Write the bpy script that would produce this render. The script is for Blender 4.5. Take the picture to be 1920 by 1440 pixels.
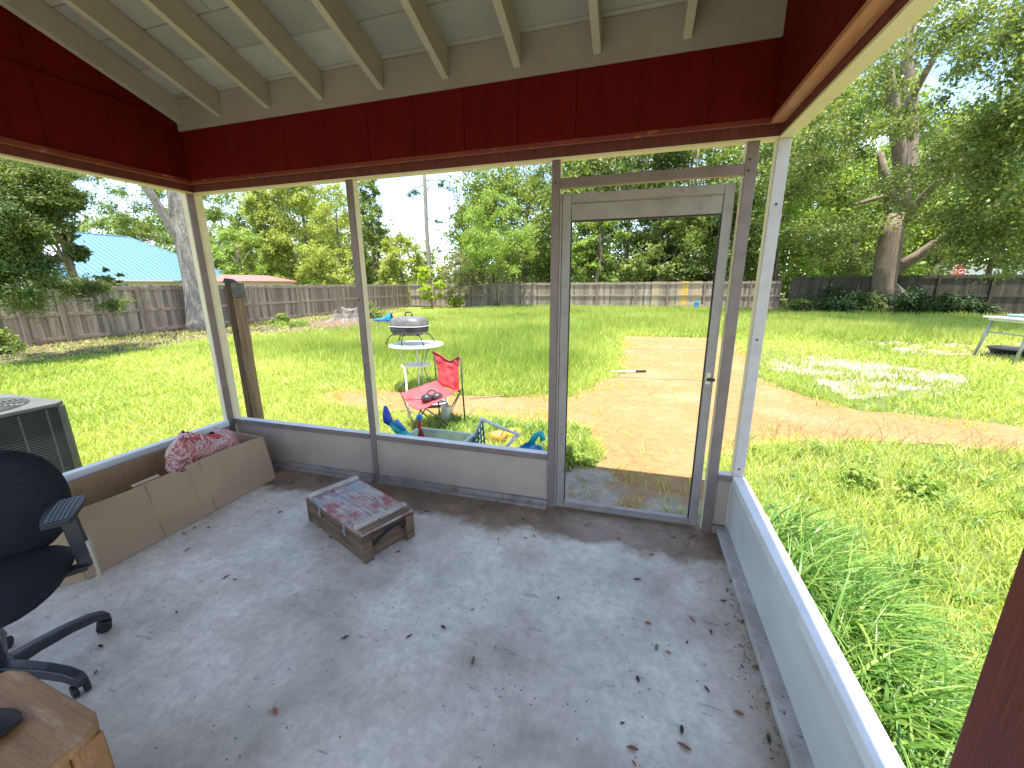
import bpy, math, random
import numpy as np
from mathutils import Vector, Matrix
R=math.radians
random.seed(7); RNG=np.random.default_rng(11)
for o in list(bpy.data.objects): bpy.data.objects.remove(o)
scene=bpy.context.scene; COL=scene.collection
# ------------------------------------------------------------------ camera
CAM=np.array([3.2594,-2.4623,1.5]); YAW,PITCH,ROLL,FPX=-0.2965,0.2425,-0.007,755.13
_f=np.array([math.sin(YAW)*math.cos(PITCH),math.cos(YAW)*math.cos(PITCH),-math.sin(PITCH)])
_r=np.array([math.cos(YAW),-math.sin(YAW),0]); _u=np.cross(_r,_f)
_c,_s=math.cos(ROLL),math.sin(ROLL)
AX,AY,AZ=_c*_r+_s*_u,-_s*_r+_c*_u,_f
cd=bpy.data.cameras.new("camera"); cam=bpy.data.objects.new("camera",cd); COL.objects.link(cam)
cd.sensor_width=36; cd.lens=FPX/1920*36; cd.clip_start=0.02; cd.clip_end=500
cam.matrix_world=Matrix(((AX[0],AY[0],-AZ[0],CAM[0]),(AX[1],AY[1],-AZ[1],CAM[1]),(AX[2],AY[2],-AZ[2],CAM[2]),(0,0,0,1)))
scene.camera=cam
# ------------------------------------------------------------------ world, sun, exposure
SUNV=Vector((0.05,-0.16,1.0)).normalized()
EL=math.asin(SUNV.z); AZM=math.atan2(SUNV.x,SUNV.y)
scene.render.engine='CYCLES'
scene.view_settings.view_transform='Standard'; scene.view_settings.look='None'
scene.view_settings.exposure=2.1; scene.view_settings.gamma=1
scene.cycles.max_bounces=8; scene.cycles.diffuse_bounces=5; scene.cycles.transmission_bounces=4
w=bpy.data.worlds.new("World"); scene.world=w; w.use_nodes=True
nt=w.node_tree; nt.nodes.clear()
def N(t,k,**kw):
    n=t.nodes.new(k)
    for a,b in kw.items(): setattr(n,a,b)
    return n
wo=N(nt,'ShaderNodeOutputWorld'); bg=N(nt,'ShaderNodeBackground'); bg.inputs[1].default_value=0.105
sky=N(nt,'ShaderNodeTexSky',sky_type='NISHITA'); sky.sun_disc=False; sky.sun_elevation=EL; sky.sun_rotation=AZM
sky.dust_density=0.15; sky.ozone_density=1.6
tc=N(nt,'ShaderNodeTexCoord'); mp=N(nt,'ShaderNodeMapping'); mp.inputs['Scale'].default_value=(1,1,2.2); mp.inputs['Location'].default_value=(1.1,.45,0.1)
n1=N(nt,'ShaderNodeTexNoise'); n1.inputs['Scale'].default_value=3.2; n1.inputs['Detail'].default_value=8; n1.inputs['Roughness'].default_value=.55
cr=N(nt,'ShaderNodeValToRGB'); cr.color_ramp.elements[0].position=.47; cr.color_ramp.elements[1].position=.66
mx=N(nt,'ShaderNodeMix',data_type='RGBA'); mx.inputs[7].default_value=(4.6,4.7,4.9,1)
L=nt.links.new
L(tc.outputs['Generated'],mp.inputs[0]); L(mp.outputs[0],n1.inputs['Vector']); L(n1.outputs[0],cr.inputs[0])
L(cr.outputs[0],mx.inputs[0]); L(sky.outputs[0],mx.inputs[6]); L(mx.outputs[2],bg.inputs[0]); L(bg.outputs[0],wo.inputs[0])
sl=bpy.data.lights.new("sun",'SUN'); sl.energy=3.1; sl.angle=R(0.55); sl.color=(1,.95,.87)
so=bpy.data.objects.new("sun",sl); COL.objects.link(so); so.location=(0,0,30)
so.rotation_euler=(-SUNV).to_track_quat('-Z','Y').to_euler()
# ------------------------------------------------------------------ helpers
def ray(px,py): return AX*((px-960)/FPX)+AY*(-(py-720)/FPX)+AZ
def atz(px,py,h=-.1):
    v=ray(px,py); return CAM+v*((h-CAM[2])/v[2])
def aty(px,py,h):
    v=ray(px,py); return CAM+v*((h-CAM[1])/v[1])
def atx(px,py,h):
    v=ray(px,py); return CAM+v*((h-CAM[0])/v[0])
def tag(o,label=None,cat=None,group=None,kind=None):
    if label: o['label']=label
    if cat: o['category']=cat
    if group: o['group']=group
    if kind: o['kind']=kind
    return o
def empty(name,loc=(0,0,0),rz=0):
    o=bpy.data.objects.new(name,None); COL.objects.link(o); o.location=loc; o.rotation_euler=(0,0,rz)
    o.empty_display_size=.1; return o
def thing(name,label,cat,loc=(0,0,0),rz=0,group=None): return tag(empty(name,loc,rz),label,cat,group)
def copy_tree(o,parent=None):
    c=o.copy(); COL.objects.link(c)
    if parent: c.parent=parent
    for ch in o.children: copy_tree(ch,c)
    return c
class MB:
    def __init__(s): s.v=[]; s.f=[]
    def add(s,vs,fs):
        b=len(s.v); s.v+= [tuple(map(float,p)) for p in vs]; s.f+=[tuple(i+b for i in f) for f in fs]; return s
    def box(s,x0,x1,y0,y1,z0,z1):
        return s.add([(x,y,z) for x in (x0,x1) for y in (y0,y1) for z in (z0,z1)],
            [(0,1,3,2),(4,6,7,5),(0,4,5,1),(2,3,7,6),(0,2,6,4),(1,5,7,3)])
    def obox(s,c,a,b,d):   # centre, three half-axis vectors
        c,a,b,d=map(lambda q:np.array(q,float),(c,a,b,d))
        return s.add([c+i*a+j*b+k*d for i in (-1,1) for j in (-1,1) for k in (-1,1)],
            [(0,1,3,2),(4,6,7,5),(0,4,5,1),(2,3,7,6),(0,2,6,4),(1,5,7,3)])
    def bar(s,p,q,wid,hei,up=(0,0,1)):
        p,q=np.array(p,float),np.array(q,float); d=q-p; l=np.linalg.norm(d); d/=l
        r=np.cross(d,np.array(up,float)); r/=np.linalg.norm(r); u=np.cross(r,d)
        return s.obox((p+q)/2,d*l/2,r*wid/2,u*hei/2)
    def tube(s,pts,rad,n=8,caps=True):
        pts=[np.array(p,float) for p in pts]; m=len(pts)
        rad=[rad]*m if np.isscalar(rad) else list(rad)
        ref=None; vs=[]
        for i,p in enumerate(pts):
            t=(pts[min(i+1,m-1)]-pts[max(i-1,0)]); t/=np.linalg.norm(t)+1e-12
            if ref is None:
                ref=np.cross(t,(0,0,1)); 
                if np.linalg.norm(ref)<.1: ref=np.cross(t,(1,0,0))
            ref=ref-t*(ref@t); ref/=np.linalg.norm(ref)+1e-12; b=np.cross(t,ref)
            vs+=[p+rad[i]*(math.cos(2*math.pi*k/n)*ref+math.sin(2*math.pi*k/n)*b) for k in range(n)]
        fs=[(i*n+k,i*n+(k+1)%n,(i+1)*n+(k+1)%n,(i+1)*n+k) for i in range(m-1) for k in range(n)]
        if caps: fs+=[tuple(range(n-1,-1,-1)),tuple((m-1)*n+k for k in range(n))]
        return s.add(vs,fs)
    def lathe(s,prof,c=(0,0,0),n=24,sx=1,sy=1,sq=2.0,cap=True):
        vs=[]
        for r,z in prof:
            for k in range(n):
                a=2*math.pi*k/n; ca,sa=math.cos(a),math.sin(a)
                q=(abs(ca)**sq+abs(sa)**sq)**(-1/sq)
                vs.append((c[0]+r*q*ca*sx,c[1]+r*q*sa*sy,c[2]+z))
        m=len(prof); fs=[(i*n+k,i*n+(k+1)%n,(i+1)*n+(k+1)%n,(i+1)*n+k) for i in range(m-1) for k in range(n)]
        if cap: fs+=[tuple(range(n-1,-1,-1)),tuple((m-1)*n+k for k in range(n))]
        return s.add(vs,fs)
    def prism(s,poly,z0,z1):
        n=len(poly)
        return s.add([(x,y,z0) for x,y in poly]+[(x,y,z1) for x,y in poly],
            [tuple(range(n-1,-1,-1)),tuple(range(n,2*n))]+[(k,(k+1)%n,n+(k+1)%n,n+k) for k in range(n)])
    def grid(s,fn,nu,nv,thick=0):
        vs=[fn(i/nu,j/nv) for i in range(nu+1) for j in range(nv+1)]
        fs=[(i*(nv+1)+j,(i+1)*(nv+1)+j,(i+1)*(nv+1)+j+1,i*(nv+1)+j+1) for i in range(nu) for j in range(nv)]
        return s.add(vs,fs)
    def build(s,name,m,parent=None,bevel=0,smooth=False,solid=0,sub=0,inv=None):
        me=bpy.data.meshes.new(name); me.from_pydata(s.v,[],s.f); me.materials.append(m); me.update()
        o=bpy.data.objects.new(name,me); COL.objects.link(o)
        if parent: o.parent=parent
        if smooth: me.polygons.foreach_set('use_smooth',[True]*len(me.polygons))
        if solid: d=o.modifiers.new('s','SOLIDIFY'); d.thickness=solid; d.offset=0
        if bevel: d=o.modifiers.new('b','BEVEL'); d.width=bevel; d.segments=2; d.limit_method='ANGLE'; d.angle_limit=R(40)
        if sub: d=o.modifiers.new('u','SUBSURF'); d.levels=sub; d.render_levels=sub
        return o
class LB:   # a set of limbs: every tube becomes a part of its own
    def __init__(s): s.l=[]
    def tube(s,*k,**w): s.l.append(MB().tube(*k,**w)); return s
    def build(s,name,m,parent=None,**w): return [q.build(name,m,parent,**w) for q in s.l]
def loc(mb,parent):   # world-built geometry to be parented under an empty at parent.location with rotation
    M=parent.matrix_basis.inverted(); mb.v=[tuple(M@Vector(p)) for p in mb.v]; return mb
# ------------------------------------------------------------------ materials
def mat(name,c1,c2=None,scale=5,rough=.6,metal=0,bump=0,bscale=None,detail=6,ramp=(.35,.65),stretch=None,spec=.5,trans=0,coords='Object',c3=None,s3=1,r3=(.5,.6)):
    m=bpy.data.materials.new(name); m.use_nodes=True; t=m.node_tree; p=t.nodes['Principled BSDF']; l=t.links.new
    p.inputs['Base Color'].default_value=(*c1,1); p.inputs['Roughness'].default_value=rough; p.inputs['Metallic'].default_value=metal
    p.inputs['Specular IOR Level'].default_value=spec
    tc=N(t,'ShaderNodeTexCoord'); mp=N(t,'ShaderNodeMapping'); l(tc.outputs[coords],mp.inputs[0])
    if stretch: mp.inputs['Scale'].default_value=stretch
    if c2 is not None:
        n=N(t,'ShaderNodeTexNoise'); n.inputs['Scale'].default_value=scale; n.inputs['Detail'].default_value=detail; n.inputs['Roughness'].default_value=.6
        l(mp.outputs[0],n.inputs['Vector']); r=N(t,'ShaderNodeValToRGB'); l(n.outputs[0],r.inputs[0])
        r.color_ramp.elements[0].position=ramp[0]; r.color_ramp.elements[1].position=ramp[1]
        r.color_ramp.elements[0].color=(*c1,1); r.color_ramp.elements[1].color=(*c2,1); out=r.outputs[0]
        if c3 is not None:
            n3=N(t,'ShaderNodeTexNoise'); n3.inputs['Scale'].default_value=s3; n3.inputs['Detail'].default_value=7; n3.inputs['Roughness'].default_value=.65
            l(mp.outputs[0],n3.inputs['Vector']); q=N(t,'ShaderNodeMapRange'); q.inputs[1].default_value=r3[0]; q.inputs[2].default_value=r3[1]; l(n3.outputs[0],q.inputs[0])
            x=N(t,'ShaderNodeMix',data_type='RGBA'); l(q.outputs[0],x.inputs[0]); l(out,x.inputs[6]); x.inputs[7].default_value=(*c3,1); out=x.outputs[2]
        l(out,p.inputs['Base Color'])
    if bump:
        n2=N(t,'ShaderNodeTexNoise'); n2.inputs['Scale'].default_value=bscale or scale*3; n2.inputs['Detail'].default_value=6
        l(mp.outputs[0],n2.inputs['Vector']); b=N(t,'ShaderNodeBump'); b.inputs['Strength'].default_value=min(1,bump); b.inputs['Distance'].default_value=.01
        l(n2.outputs[0],b.inputs['Height']); l(b.outputs[0],p.inputs['Normal'])
    return m
def leafmat(name,cols,trans=.4,rough=.55,spec=.35):
    m=bpy.data.materials.new(name); m.use_nodes=True; t=m.node_tree; p=t.nodes['Principled BSDF']; l=t.links.new
    a=N(t,'ShaderNodeAttribute',attribute_name='rnd'); r=N(t,'ShaderNodeValToRGB'); l(a.outputs['Fac'],r.inputs[0])
    e=r.color_ramp.elements; e[0].color=(*cols[0],1); e[1].color=(*cols[-1],1)
    for i,c in enumerate(cols[1:-1]): 
        k=e.new((i+1)/(len(cols)-1)); k.color=(*c,1)
    p.inputs['Roughness'].default_value=rough; p.inputs['Specular IOR Level'].default_value=spec
    l(r.outputs[0],p.inputs['Base Color'])
    tr=N(t,'ShaderNodeBsdfTranslucent'); g=N(t,'ShaderNodeMix',data_type='RGBA',blend_type='MULTIPLY'); g.inputs[0].default_value=1
    l(r.outputs[0],g.inputs[6]); g.inputs[7].default_value=(1.25,1.15,.55,1); l(g.outputs[2],tr.inputs[0])
    ms=N(t,'ShaderNodeMixShader'); ms.inputs[0].default_value=trans; l(p.outputs[0],ms.inputs[1]); l(tr.outputs[0],ms.inputs[2])
    l(ms.outputs[0],t.nodes['Material Output'].inputs[0]); return m
M={}
M['alu_light']=mat('lit_aluminium',(.50,.46,.47),(.42,.385,.39),scale=9,rough=.42,ramp=(.45,.7),c3=(.26,.22,.2),s3=14,r3=(.64,.75))  # frame aluminium with the right post's side light put into the colour
M['alu_door']=mat('door_aluminium',(.30,.265,.245),(.235,.205,.19),scale=9,rough=.4,ramp=(.45,.7),c3=(.16,.13,.11),s3=16,r3=(.62,.74))  # white door leaf, darkened in colour for its backlit side
M['alu']=mat('backlit_aluminium',(.205,.155,.145),(.155,.115,.107),scale=9,rough=.42,ramp=(.45,.7),c3=(.33,.29,.25),s3=14,r3=(.63,.75))  # white frames seen against the light, their shade put into the colour
M['white_sill']=mat('white_painted_sill',(.74,.75,.74),(.62,.63,.62),scale=7,rough=.45,ramp=(.4,.7),c3=(.22,.20,.17),s3=16,r3=(.66,.72))
M['panel']=mat('painted_panel',(.43,.35,.285),(.36,.29,.235),scale=2.5,rough=.55,ramp=(.4,.7),c3=(.28,.24,.19),s3=9,r3=(.66,.8))
M['panel_r']=mat('grey_painted_panel',(.62,.62,.60),(.52,.52,.50),scale=2.5,rough=.5,ramp=(.4,.7),c3=(.12,.12,.11),s3=30,r3=(.68,.74),stretch=(1,1,2))
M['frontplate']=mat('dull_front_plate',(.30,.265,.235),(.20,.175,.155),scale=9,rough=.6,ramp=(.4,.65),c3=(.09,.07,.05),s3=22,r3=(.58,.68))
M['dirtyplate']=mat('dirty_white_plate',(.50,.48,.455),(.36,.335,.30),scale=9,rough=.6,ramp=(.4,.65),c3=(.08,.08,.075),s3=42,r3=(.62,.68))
M['red']=mat('red_siding_paint',(.115,.0032,.0019),(.088,.0024,.0014),scale=4,spec=.12,rough=.75,bump=.25,bscale=60,stretch=(3,3,.5))
M['redtrim']=mat('red_trim_paint',(.19,.028,.014),(.14,.017,.009),scale=7,rough=.5,c3=(.5,.22,.12),s3=11,r3=(.6,.75))
M['maroon']=mat('brown_red_wood',(.15,.03,.022),(.10,.02,.014),scale=5,rough=.5,bump=.5,bscale=22,stretch=(6,6,.4),c3=(.3,.12,.09),s3=4,r3=(.62,.8))
M['groove']=mat('groove_shadow_gap',(.035,.004,.003),rough=.9)
M['rafter']=mat('dull_cream_rafter',(.42,.375,.295),(.36,.32,.25),scale=4,rough=.65,bump=.2,bscale=50,c3=(.25,.22,.15),s3=13,r3=(.68,.8))
M['trim_r']=mat('lit_red_trim',(.46,.20,.11),(.36,.13,.07),scale=6,rough=.5,stretch=(3,.6,3),c3=(.5,.32,.2),s3=8,r3=(.55,.75))  # red trim lightened in colour for bounce light on its underside
M['cream']=mat('cream_painted_wood',(.78,.71,.48),(.70,.63,.42),scale=4,rough=.6,bump=.2,bscale=50,c3=(.3,.26,.17),s3=13,r3=(.68,.8))
M['deck']=mat('ceiling_boards',(.34,.33,.31),(.28,.27,.255),scale=3,rough=.7,bump=.15,bscale=70,c3=(.34,.31,.26),s3=8,r3=(.65,.8))
M['frieze']=mat('beige_frieze',(.30,.255,.22),(.25,.21,.18),scale=3,rough=.65,bump=.15,bscale=50)
M['shingle']=mat('roof_shingle',(.12,.10,.09),(.2,.18,.16),scale=12,rough=.9)
M['black']=mat('black_rubber',(.012,.012,.013),rough=.55)
M['chrome']=mat('steel_latch',(.6,.6,.6),rough=.25,metal=1)
M['bark']=mat('grey_bark',(.36,.32,.27),(.20,.17,.14),scale=13,rough=.95,bump=1,bscale=22,stretch=(1.5,1.5,.7),c3=(.42,.42,.38),s3=3,r3=(.55,.7))
M['bark2']=mat('brown_bark',(.15,.11,.08),(.27,.21,.155),scale=8,rough=.95,bump=1,bscale=12,stretch=(2,2,.35))
M['fence']=mat('weathered_fence_board',(.43,.345,.265),(.27,.205,.15),scale=3.2,rough=.9,bump=.4,bscale=40,stretch=(5,5,.35),c3=(.46,.40,.33),s3=1.2,r3=(.5,.75))
M['fenced']=mat('shaded_fence_board',(.10,.085,.06),(.06,.05,.035),scale=3,rough=.9,stretch=(5,5,.35))  # boards darkened in colour for the shade of the big tree
M['newwood']=mat('pale_new_board',(.55,.42,.27),(.42,.3,.18),scale=4,rough=.8,stretch=(5,5,.4))
M['ywood']=mat('yellow_board',(.75,.5,.12),(.6,.36,.08),scale=4,rough=.8,stretch=(5,5,.4))
def plankmod(m,axis,period,amt=.45):  # per-board tone change
    t=m.node_tree; p=t.nodes['Principled BSDF']; l=t.links.new
    g=N(t,'ShaderNodeNewGeometry'); x=N(t,'ShaderNodeMix',data_type='RGBA',blend_type='MULTIPLY'); x.inputs[0].default_value=1
    mr=N(t,'ShaderNodeMapRange'); mr.inputs[3].default_value=1-amt; mr.inputs[4].default_value=1.12; l(g.outputs['Random Per Island'],mr.inputs[0])
    src=p.inputs['Base Color'].links[0].from_socket; l(src,x.inputs[6]); l(mr.outputs[0],x.inputs[7]); l(x.outputs[2],p.inputs['Base Color'])
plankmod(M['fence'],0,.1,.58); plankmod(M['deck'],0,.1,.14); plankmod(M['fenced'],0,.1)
# ------------------------------------------------------------------ ground
W_=3.87; GZ=-.1
def poly_np(P): return np.array(P,float)
DIRT=poly_np([(2.9,10.6),(5.95,10.9),(5.9,9.1),(5.45,6.1),(5.4,4.7),(5.9,3.65),(6.6,3.35),(7.6,3.4),(10,3.9),(16,4.4),(16,2.9),(10,2.6),(6.9,2.35),(5.58,2.2),(4.6,2.05),(4.02,1.5),(3.93,.2),(2.8,.2),(2.96,1.0),(2.85,1.75),(2.4,2.05),(1.6,2.0),(.6,1.75),(-.5,1.93),(-1.2,2.2),(-1.0,2.6),(-.2,2.72),(.71,2.85),(1.91,3.0),(2.46,3.15),(2.82,4.3),(3.07,5.03),(3.02,7.5)])
SAND=[poly_np([(5.6,6.4),(6.2,7.3),(7.0,8.0),(8.03,7.8),(8.2,7.0),(8.9,6.4),(8.2,5.4),(6.86,4.45),(6.18,3.95),(6.05,4.6),(6.3,5.6),(5.7,5.95)]),
      poly_np([(8.2,11.1),(10,11.8),(13.5,11.9),(15,11.1),(13,10.0),(11,9.0),(9.1,8.5),(9.1,10.1)]),
      poly_np([(9,6.0),(10.5,6.6),(12.5,5.9),(11.6,5.1),(9.6,5.2)]),
      poly_np([(4.5,-1.75),(5.5,-1.5),(5.6,-.6),(4.95,-.9),(4.6,-1.25)])]
LIT=[poly_np([(-13,-2),(-12.9,13),(-12.9,23),(-10.5,21),(-9.2,16),(-6.2,12.5),(-5.2,10.3),(-5.9,8.7),(-8.5,8.2),(-9.3,6.6),(-8.8,4.4),(-9.3,2.2),(-10,-2)]),
     poly_np([(10,20.6),(25,19),(26,24),(9,25)])]
def inside(P,x,y):
    r=np.zeros(len(x),bool); n=len(P)
    for i in range(n):
        x0,y0=P[i]; x1,y1=P[(i+1)%n]
        c=((y0>y)!=(y1>y))&(x<(x1-x0)*(y-y0)/(y1-y0+1e-12)+x0); r^=c
    return r
def vn(x,y,f,seed=0):  # cheap value noise 0..1
    X=x*f; Y=y*f; xi=np.floor(X).astype(np.int64); yi=np.floor(Y).astype(np.int64); fx=X-xi; fy=Y-yi; fx=fx*fx*(3-2*fx); fy=fy*fy*(3-2*fy)
    def h(a,b):
        n=(a*374761393+b*668265263+seed*1274126177)&0x7fffffff; n=((n^(n>>13))*1274126177)&0x7fffffff; return ((n^(n>>16))&0xffff)/65535.
    return (h(xi,yi)*(1-fx)+h(xi+1,yi)*fx)*(1-fy)+(h(xi,yi+1)*(1-fx)+h(xi+1,yi+1)*fx)*fy
def wob(x,y,a=.16):
    return x+a*(vn(x,y,2.3,1)-.5)*2+a*.6*(vn(x,y,7.,2)-.5)*2, y+a*(vn(x,y,2.3,3)-.5)*2+a*.6*(vn(x,y,7.,4)-.5)*2
def mesh_np(name,V,nquad,ntri_loops,loops,starts,m,rnd=None,parent=None):
    me=bpy.data.meshes.new(name); me.vertices.add(len(V)); me.vertices.foreach_set('co',V.astype(np.float32).ravel())
    me.loops.add(len(loops)); me.loops.foreach_set('vertex_index',loops.astype(np.int32))
    me.polygons.add(len(starts)); me.polygons.foreach_set('loop_start',starts.astype(np.int32))
    if rnd is not None:
        a=me.attributes.new('rnd','FLOAT','FACE'); a.data.foreach_set('value',rnd.astype(np.float32))
    me.materials.append(m); me.update(calc_edges=True); me.validate()
    o=bpy.data.objects.new(name,me); COL.objects.link(o)
    if parent: o.parent=parent
    return o
def quads(name,V,m,rnd=None,parent=None):   # V: (n,4,3)
    n=len(V); return mesh_np(name,V.reshape(-1,3),0,0,np.arange(n*4),np.arange(n)*4,m,rnd,parent)
def posmat(name,build):
    m=bpy.data.materials.new(name); m.use_nodes=True; t=m.node_tree; build(t,t.nodes['Principled BSDF'],t.links.new); return m
def noise(t,l,vec,sc,det=6,ro=.6):
    n=N(t,'ShaderNodeTexNoise'); n.inputs['Scale'].default_value=sc; n.inputs['Detail'].default_value=det; n.inputs['Roughness'].default_value=ro; l(vec,n.inputs['Vector']); return n.outputs[0]
def ramp(t,l,src,stops):
    r=N(t,'ShaderNodeValToRGB'); e=r.color_ramp.elements; l(src,r.inputs[0])
    e[0].position=stops[0][0]; e[0].color=(*stops[0][1],1); e[1].position=stops[-1][0]; e[1].color=(*stops[-1][1],1)
    for p_,c in stops[1:-1]: k=e.new(p_); k.color=(*c,1)
    return r.outputs[0]
def mix(t,l,f,a,b,bt='MIX'):
    x=N(t,'ShaderNodeMix',data_type='RGBA',blend_type=bt)
    for i,v in ((0,f),(6,a),(7,b)):
        if hasattr(v,'links'): l(v,x.inputs[i])
        else: x.inputs[i].default_value=v if i==0 else (*v,1)
    return x.outputs[2]
def rng(t,l,src,a,b,c=0,d=1):
    q=N(t,'ShaderNodeMapRange'); q.inputs[1].default_value=a; q.inputs[2].default_value=b; q.inputs[3].default_value=c; q.inputs[4].default_value=d; l(src,q.inputs[0]); return q.outputs[0]
def b_ground(t,p,l):
    v=N(t,'ShaderNodeNewGeometry').outputs['Position']
    a=ramp(t,l,noise(t,l,v,9,8,.7),[(.35,(.11,.13,.04)),(.5,(.20,.20,.075)),(.68,(.32,.28,.15))])
    b=mix(t,l,rng(t,l,noise(t,l,v,.35,4),.4,.65),a,(.11,.15,.035))
    l(b,p.inputs['Base Color']); p.inputs['Roughness'].default_value=.95
    bm=N(t,'ShaderNodeBump'); bm.inputs['Distance'].default_value=.03; l(noise(t,l,v,30,5),bm.inputs['Height']); l(bm.outputs[0],p.inputs['Normal'])
M['ground']=posmat('lawn_soil',b_ground)
def b_dirt(t,p,l):
    v=N(t,'ShaderNodeNewGeometry').outputs['Position']
    mp=N(t,'ShaderNodeMapping'); mp.inputs['Scale'].default_value=(.8,1.3,1); l(v,mp.inputs[0])
    a=ramp(t,l,noise(t,l,mp.outputs[0],13,12,.8),[(.30,(.20,.10,.036)),(.5,(.31,.168,.060)),(.70,(.39,.235,.097))])
    b=mix(t,l,rng(t,l,noise(t,l,v,.9,6),.5,.75,0,.7),a,(.36,.25,.14))
    c=mix(t,l,rng(t,l,noise(t,l,v,60,3,.6),.60,.72),b,(.14,.075,.03))
    l(c,p.inputs['Base Color']); p.inputs['Roughness'].default_value=.95
    bm=N(t,'ShaderNodeBump'); bm.inputs['Distance'].default_value=.015; l(noise(t,l,v,45,7,.7),bm.inputs['Height']); l(bm.outputs[0],p.inputs['Normal'])
M['dirt']=posmat('orange_dirt',b_dirt)
def b_sand(t,p,l):
    v=N(t,'ShaderNodeNewGeometry').outputs['Position']
    a=ramp(t,l,noise(t,l,v,6,9,.75),[(.3,(.16,.13,.09)),(.5,(.265,.225,.17)),(.7,(.34,.30,.24))])
    c=mix(t,l,rng(t,l,noise(t,l,v,38,4,.6),.56,.66),a,(.12,.09,.055))
    l(c,p.inputs['Base Color']); p.inputs['Roughness'].default_value=.95
M['sand']=posmat('pale_sand',b_sand)
def b_lit(t,p,l):
    v=N(t,'ShaderNodeNewGeometry').outputs['Position']
    a=ramp(t,l,noise(t,l,v,14,9,.8),[(.3,(.06,.042,.026)),(.5,(.13,.098,.062)),(.7,(.23,.185,.13))])
    l(a,p.inputs['Base Color']); p.inputs['Roughness'].default_value=.95
M['lit']=posmat('leaf_litter_soil',b_lit)
mb=MB(); mb.add([(-220,-40,GZ),(220,-40,GZ),(220,300,GZ),(-220,300,GZ)],[(0,1,2,3)]); tag(mb.build('ground',M['ground']),'flat yard ground under the lawn','ground',kind='structure')
def sheet(name,P,z,m,label,step=.12):
    n=len(P); pts=[]
    for i in range(n):
        a,b=P[i],P[(i+1)%n]; k=max(1,int(np.linalg.norm(b-a)/step))
        pts+=[a+(b-a)*j/k for j in range(k)]
    pts=np.array(pts); x,y=wob(pts[:,0],pts[:,1],.14); mb=MB(); mb.v=[(float(a),float(b),z) for a,b in zip(x,y)]; mb.f=[tuple(range(len(pts)))]
    o=mb.build(name,m); tag(o,label,name.replace('_',' '),kind='structure'); return o
sheet('dirt_path',DIRT,GZ+.008,M['dirt'],'orange bare dirt path and pad running from the porch door across the lawn')
for S_,lb in zip(SAND,['white sandy bare patch beside the dirt pad','pale sandy strip beyond the white sand patch','thin bare sandy spot near the folding table legs','bare sandy spot beside the tall grass along the porch wall']): sheet('sand_patch',S_,GZ+.004,M['sand'],lb)
sheet('leaf_litter',LIT[0],GZ+.004,M['lit'],'brown leaf litter and bare soil along the left fence around trunk and stump')
sheet('leaf_litter',LIT[1],GZ+.004,M['lit'],'shaded leaf litter under the big tree along the right fence')
# ------------------------------------------------------------------ porch floor
def b_conc(t,p,l):
    g=N(t,'ShaderNodeNewGeometry'); v=g.outputs['Position']
    a=ramp(t,l,noise(t,l,v,2.2,9,.62),[(.32,(.38,.335,.265)),(.48,(.62,.555,.46)),(.66,(.80,.735,.63))])
    a=mix(t,l,rng(t,l,noise(t,l,v,22,8,.75),.35,.7,0,.55),a,(.24,.22,.195))
    a=mix(t,l,rng(t,l,noise(t,l,v,1.3,4),.55,.72,0,.5),a,(.40,.36,.30))
    sp=N(t,'ShaderNodeSeparateXYZ'); l(v,sp.inputs[0])
    # brown damp stain along the front wall and right corner (a stain of its own shape)
    nz=noise(t,l,v,3.5,8,.65)
    def ma(op,x,y_):
        q=N(t,'ShaderNodeMath',operation=op)
        for i,s in enumerate((x,y_)):
            if hasattr(s,'links'): l(s,q.inputs[i])
            else: q.inputs[i].default_value=s
        return q.outputs[0]
    yy=ma('ADD',sp.outputs[1],ma('MULTIPLY',ma('SUBTRACT',nz,.5),.42))
    st=rng(t,l,yy,-.36,-.27,0,1)
    xx=ma('ADD',sp.outputs[0],ma('MULTIPLY',ma('SUBTRACT',nz,.5),.35)); st2=rng(t,l,xx,3.60,3.85,0,.5)
    stc=ramp(t,l,noise(t,l,v,5,8,.7),[(.3,(.10,.062,.038)),(.55,(.21,.138,.085)),(.75,(.40,.29,.17))])
    a=mix(t,l,ma('MAXIMUM',ma('MULTIPLY',st,.95),st2),a,stc)
    # dark specks and mildew freckles
    vo=N(t,'ShaderNodeTexVoronoi'); vo.inputs['Scale'].default_value=24; l(v,vo.inputs['Vector'])
    dk=ma('MULTIPLY',ma('LESS_THAN',vo.outputs['Distance'],.10),ma('GREATER_THAN',noise(t,l,v,1.7,3),.50))
    a=mix(t,l,ma('MULTIPLY',dk,.75),a,(.06,.06,.06))
    mp=N(t,'ShaderNodeMapping'); mp.inputs['Scale'].default_value=(1,5,1); mp.inputs['Rotation'].default_value=(0,0,.6); l(v,mp.inputs[0])
    sc=ma('MULTIPLY',rng(t,l,noise(t,l,mp.outputs[0],4.2,8,.7),.62,.67),.7)
    a=mix(t,l,sc,a,(.15,.15,.15))
    l(a,p.inputs['Base Color'])
    l(rng(t,l,noise(t,l,v,3,6),.3,.7,.34,.62),p.inputs['Roughness']); p.inputs['Specular IOR Level'].default_value=.5
    bm=N(t,'ShaderNodeBump'); bm.inputs['Distance'].default_value=.004; bm.inputs['Strength'].default_value=.5; l(noise(t,l,v,28,8,.7),bm.inputs['Height']); l(bm.outputs[0],p.inputs['Normal'])
M['conc']=posmat('worn_concrete',b_conc)
mb=MB(); mb.box(-.06,W_+.07,-5.2,.06,-.12,0); tag(mb.build('porch_floor',M['conc'],bevel=.004),'worn grey concrete slab floor of the porch','floor',kind='structure')
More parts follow.
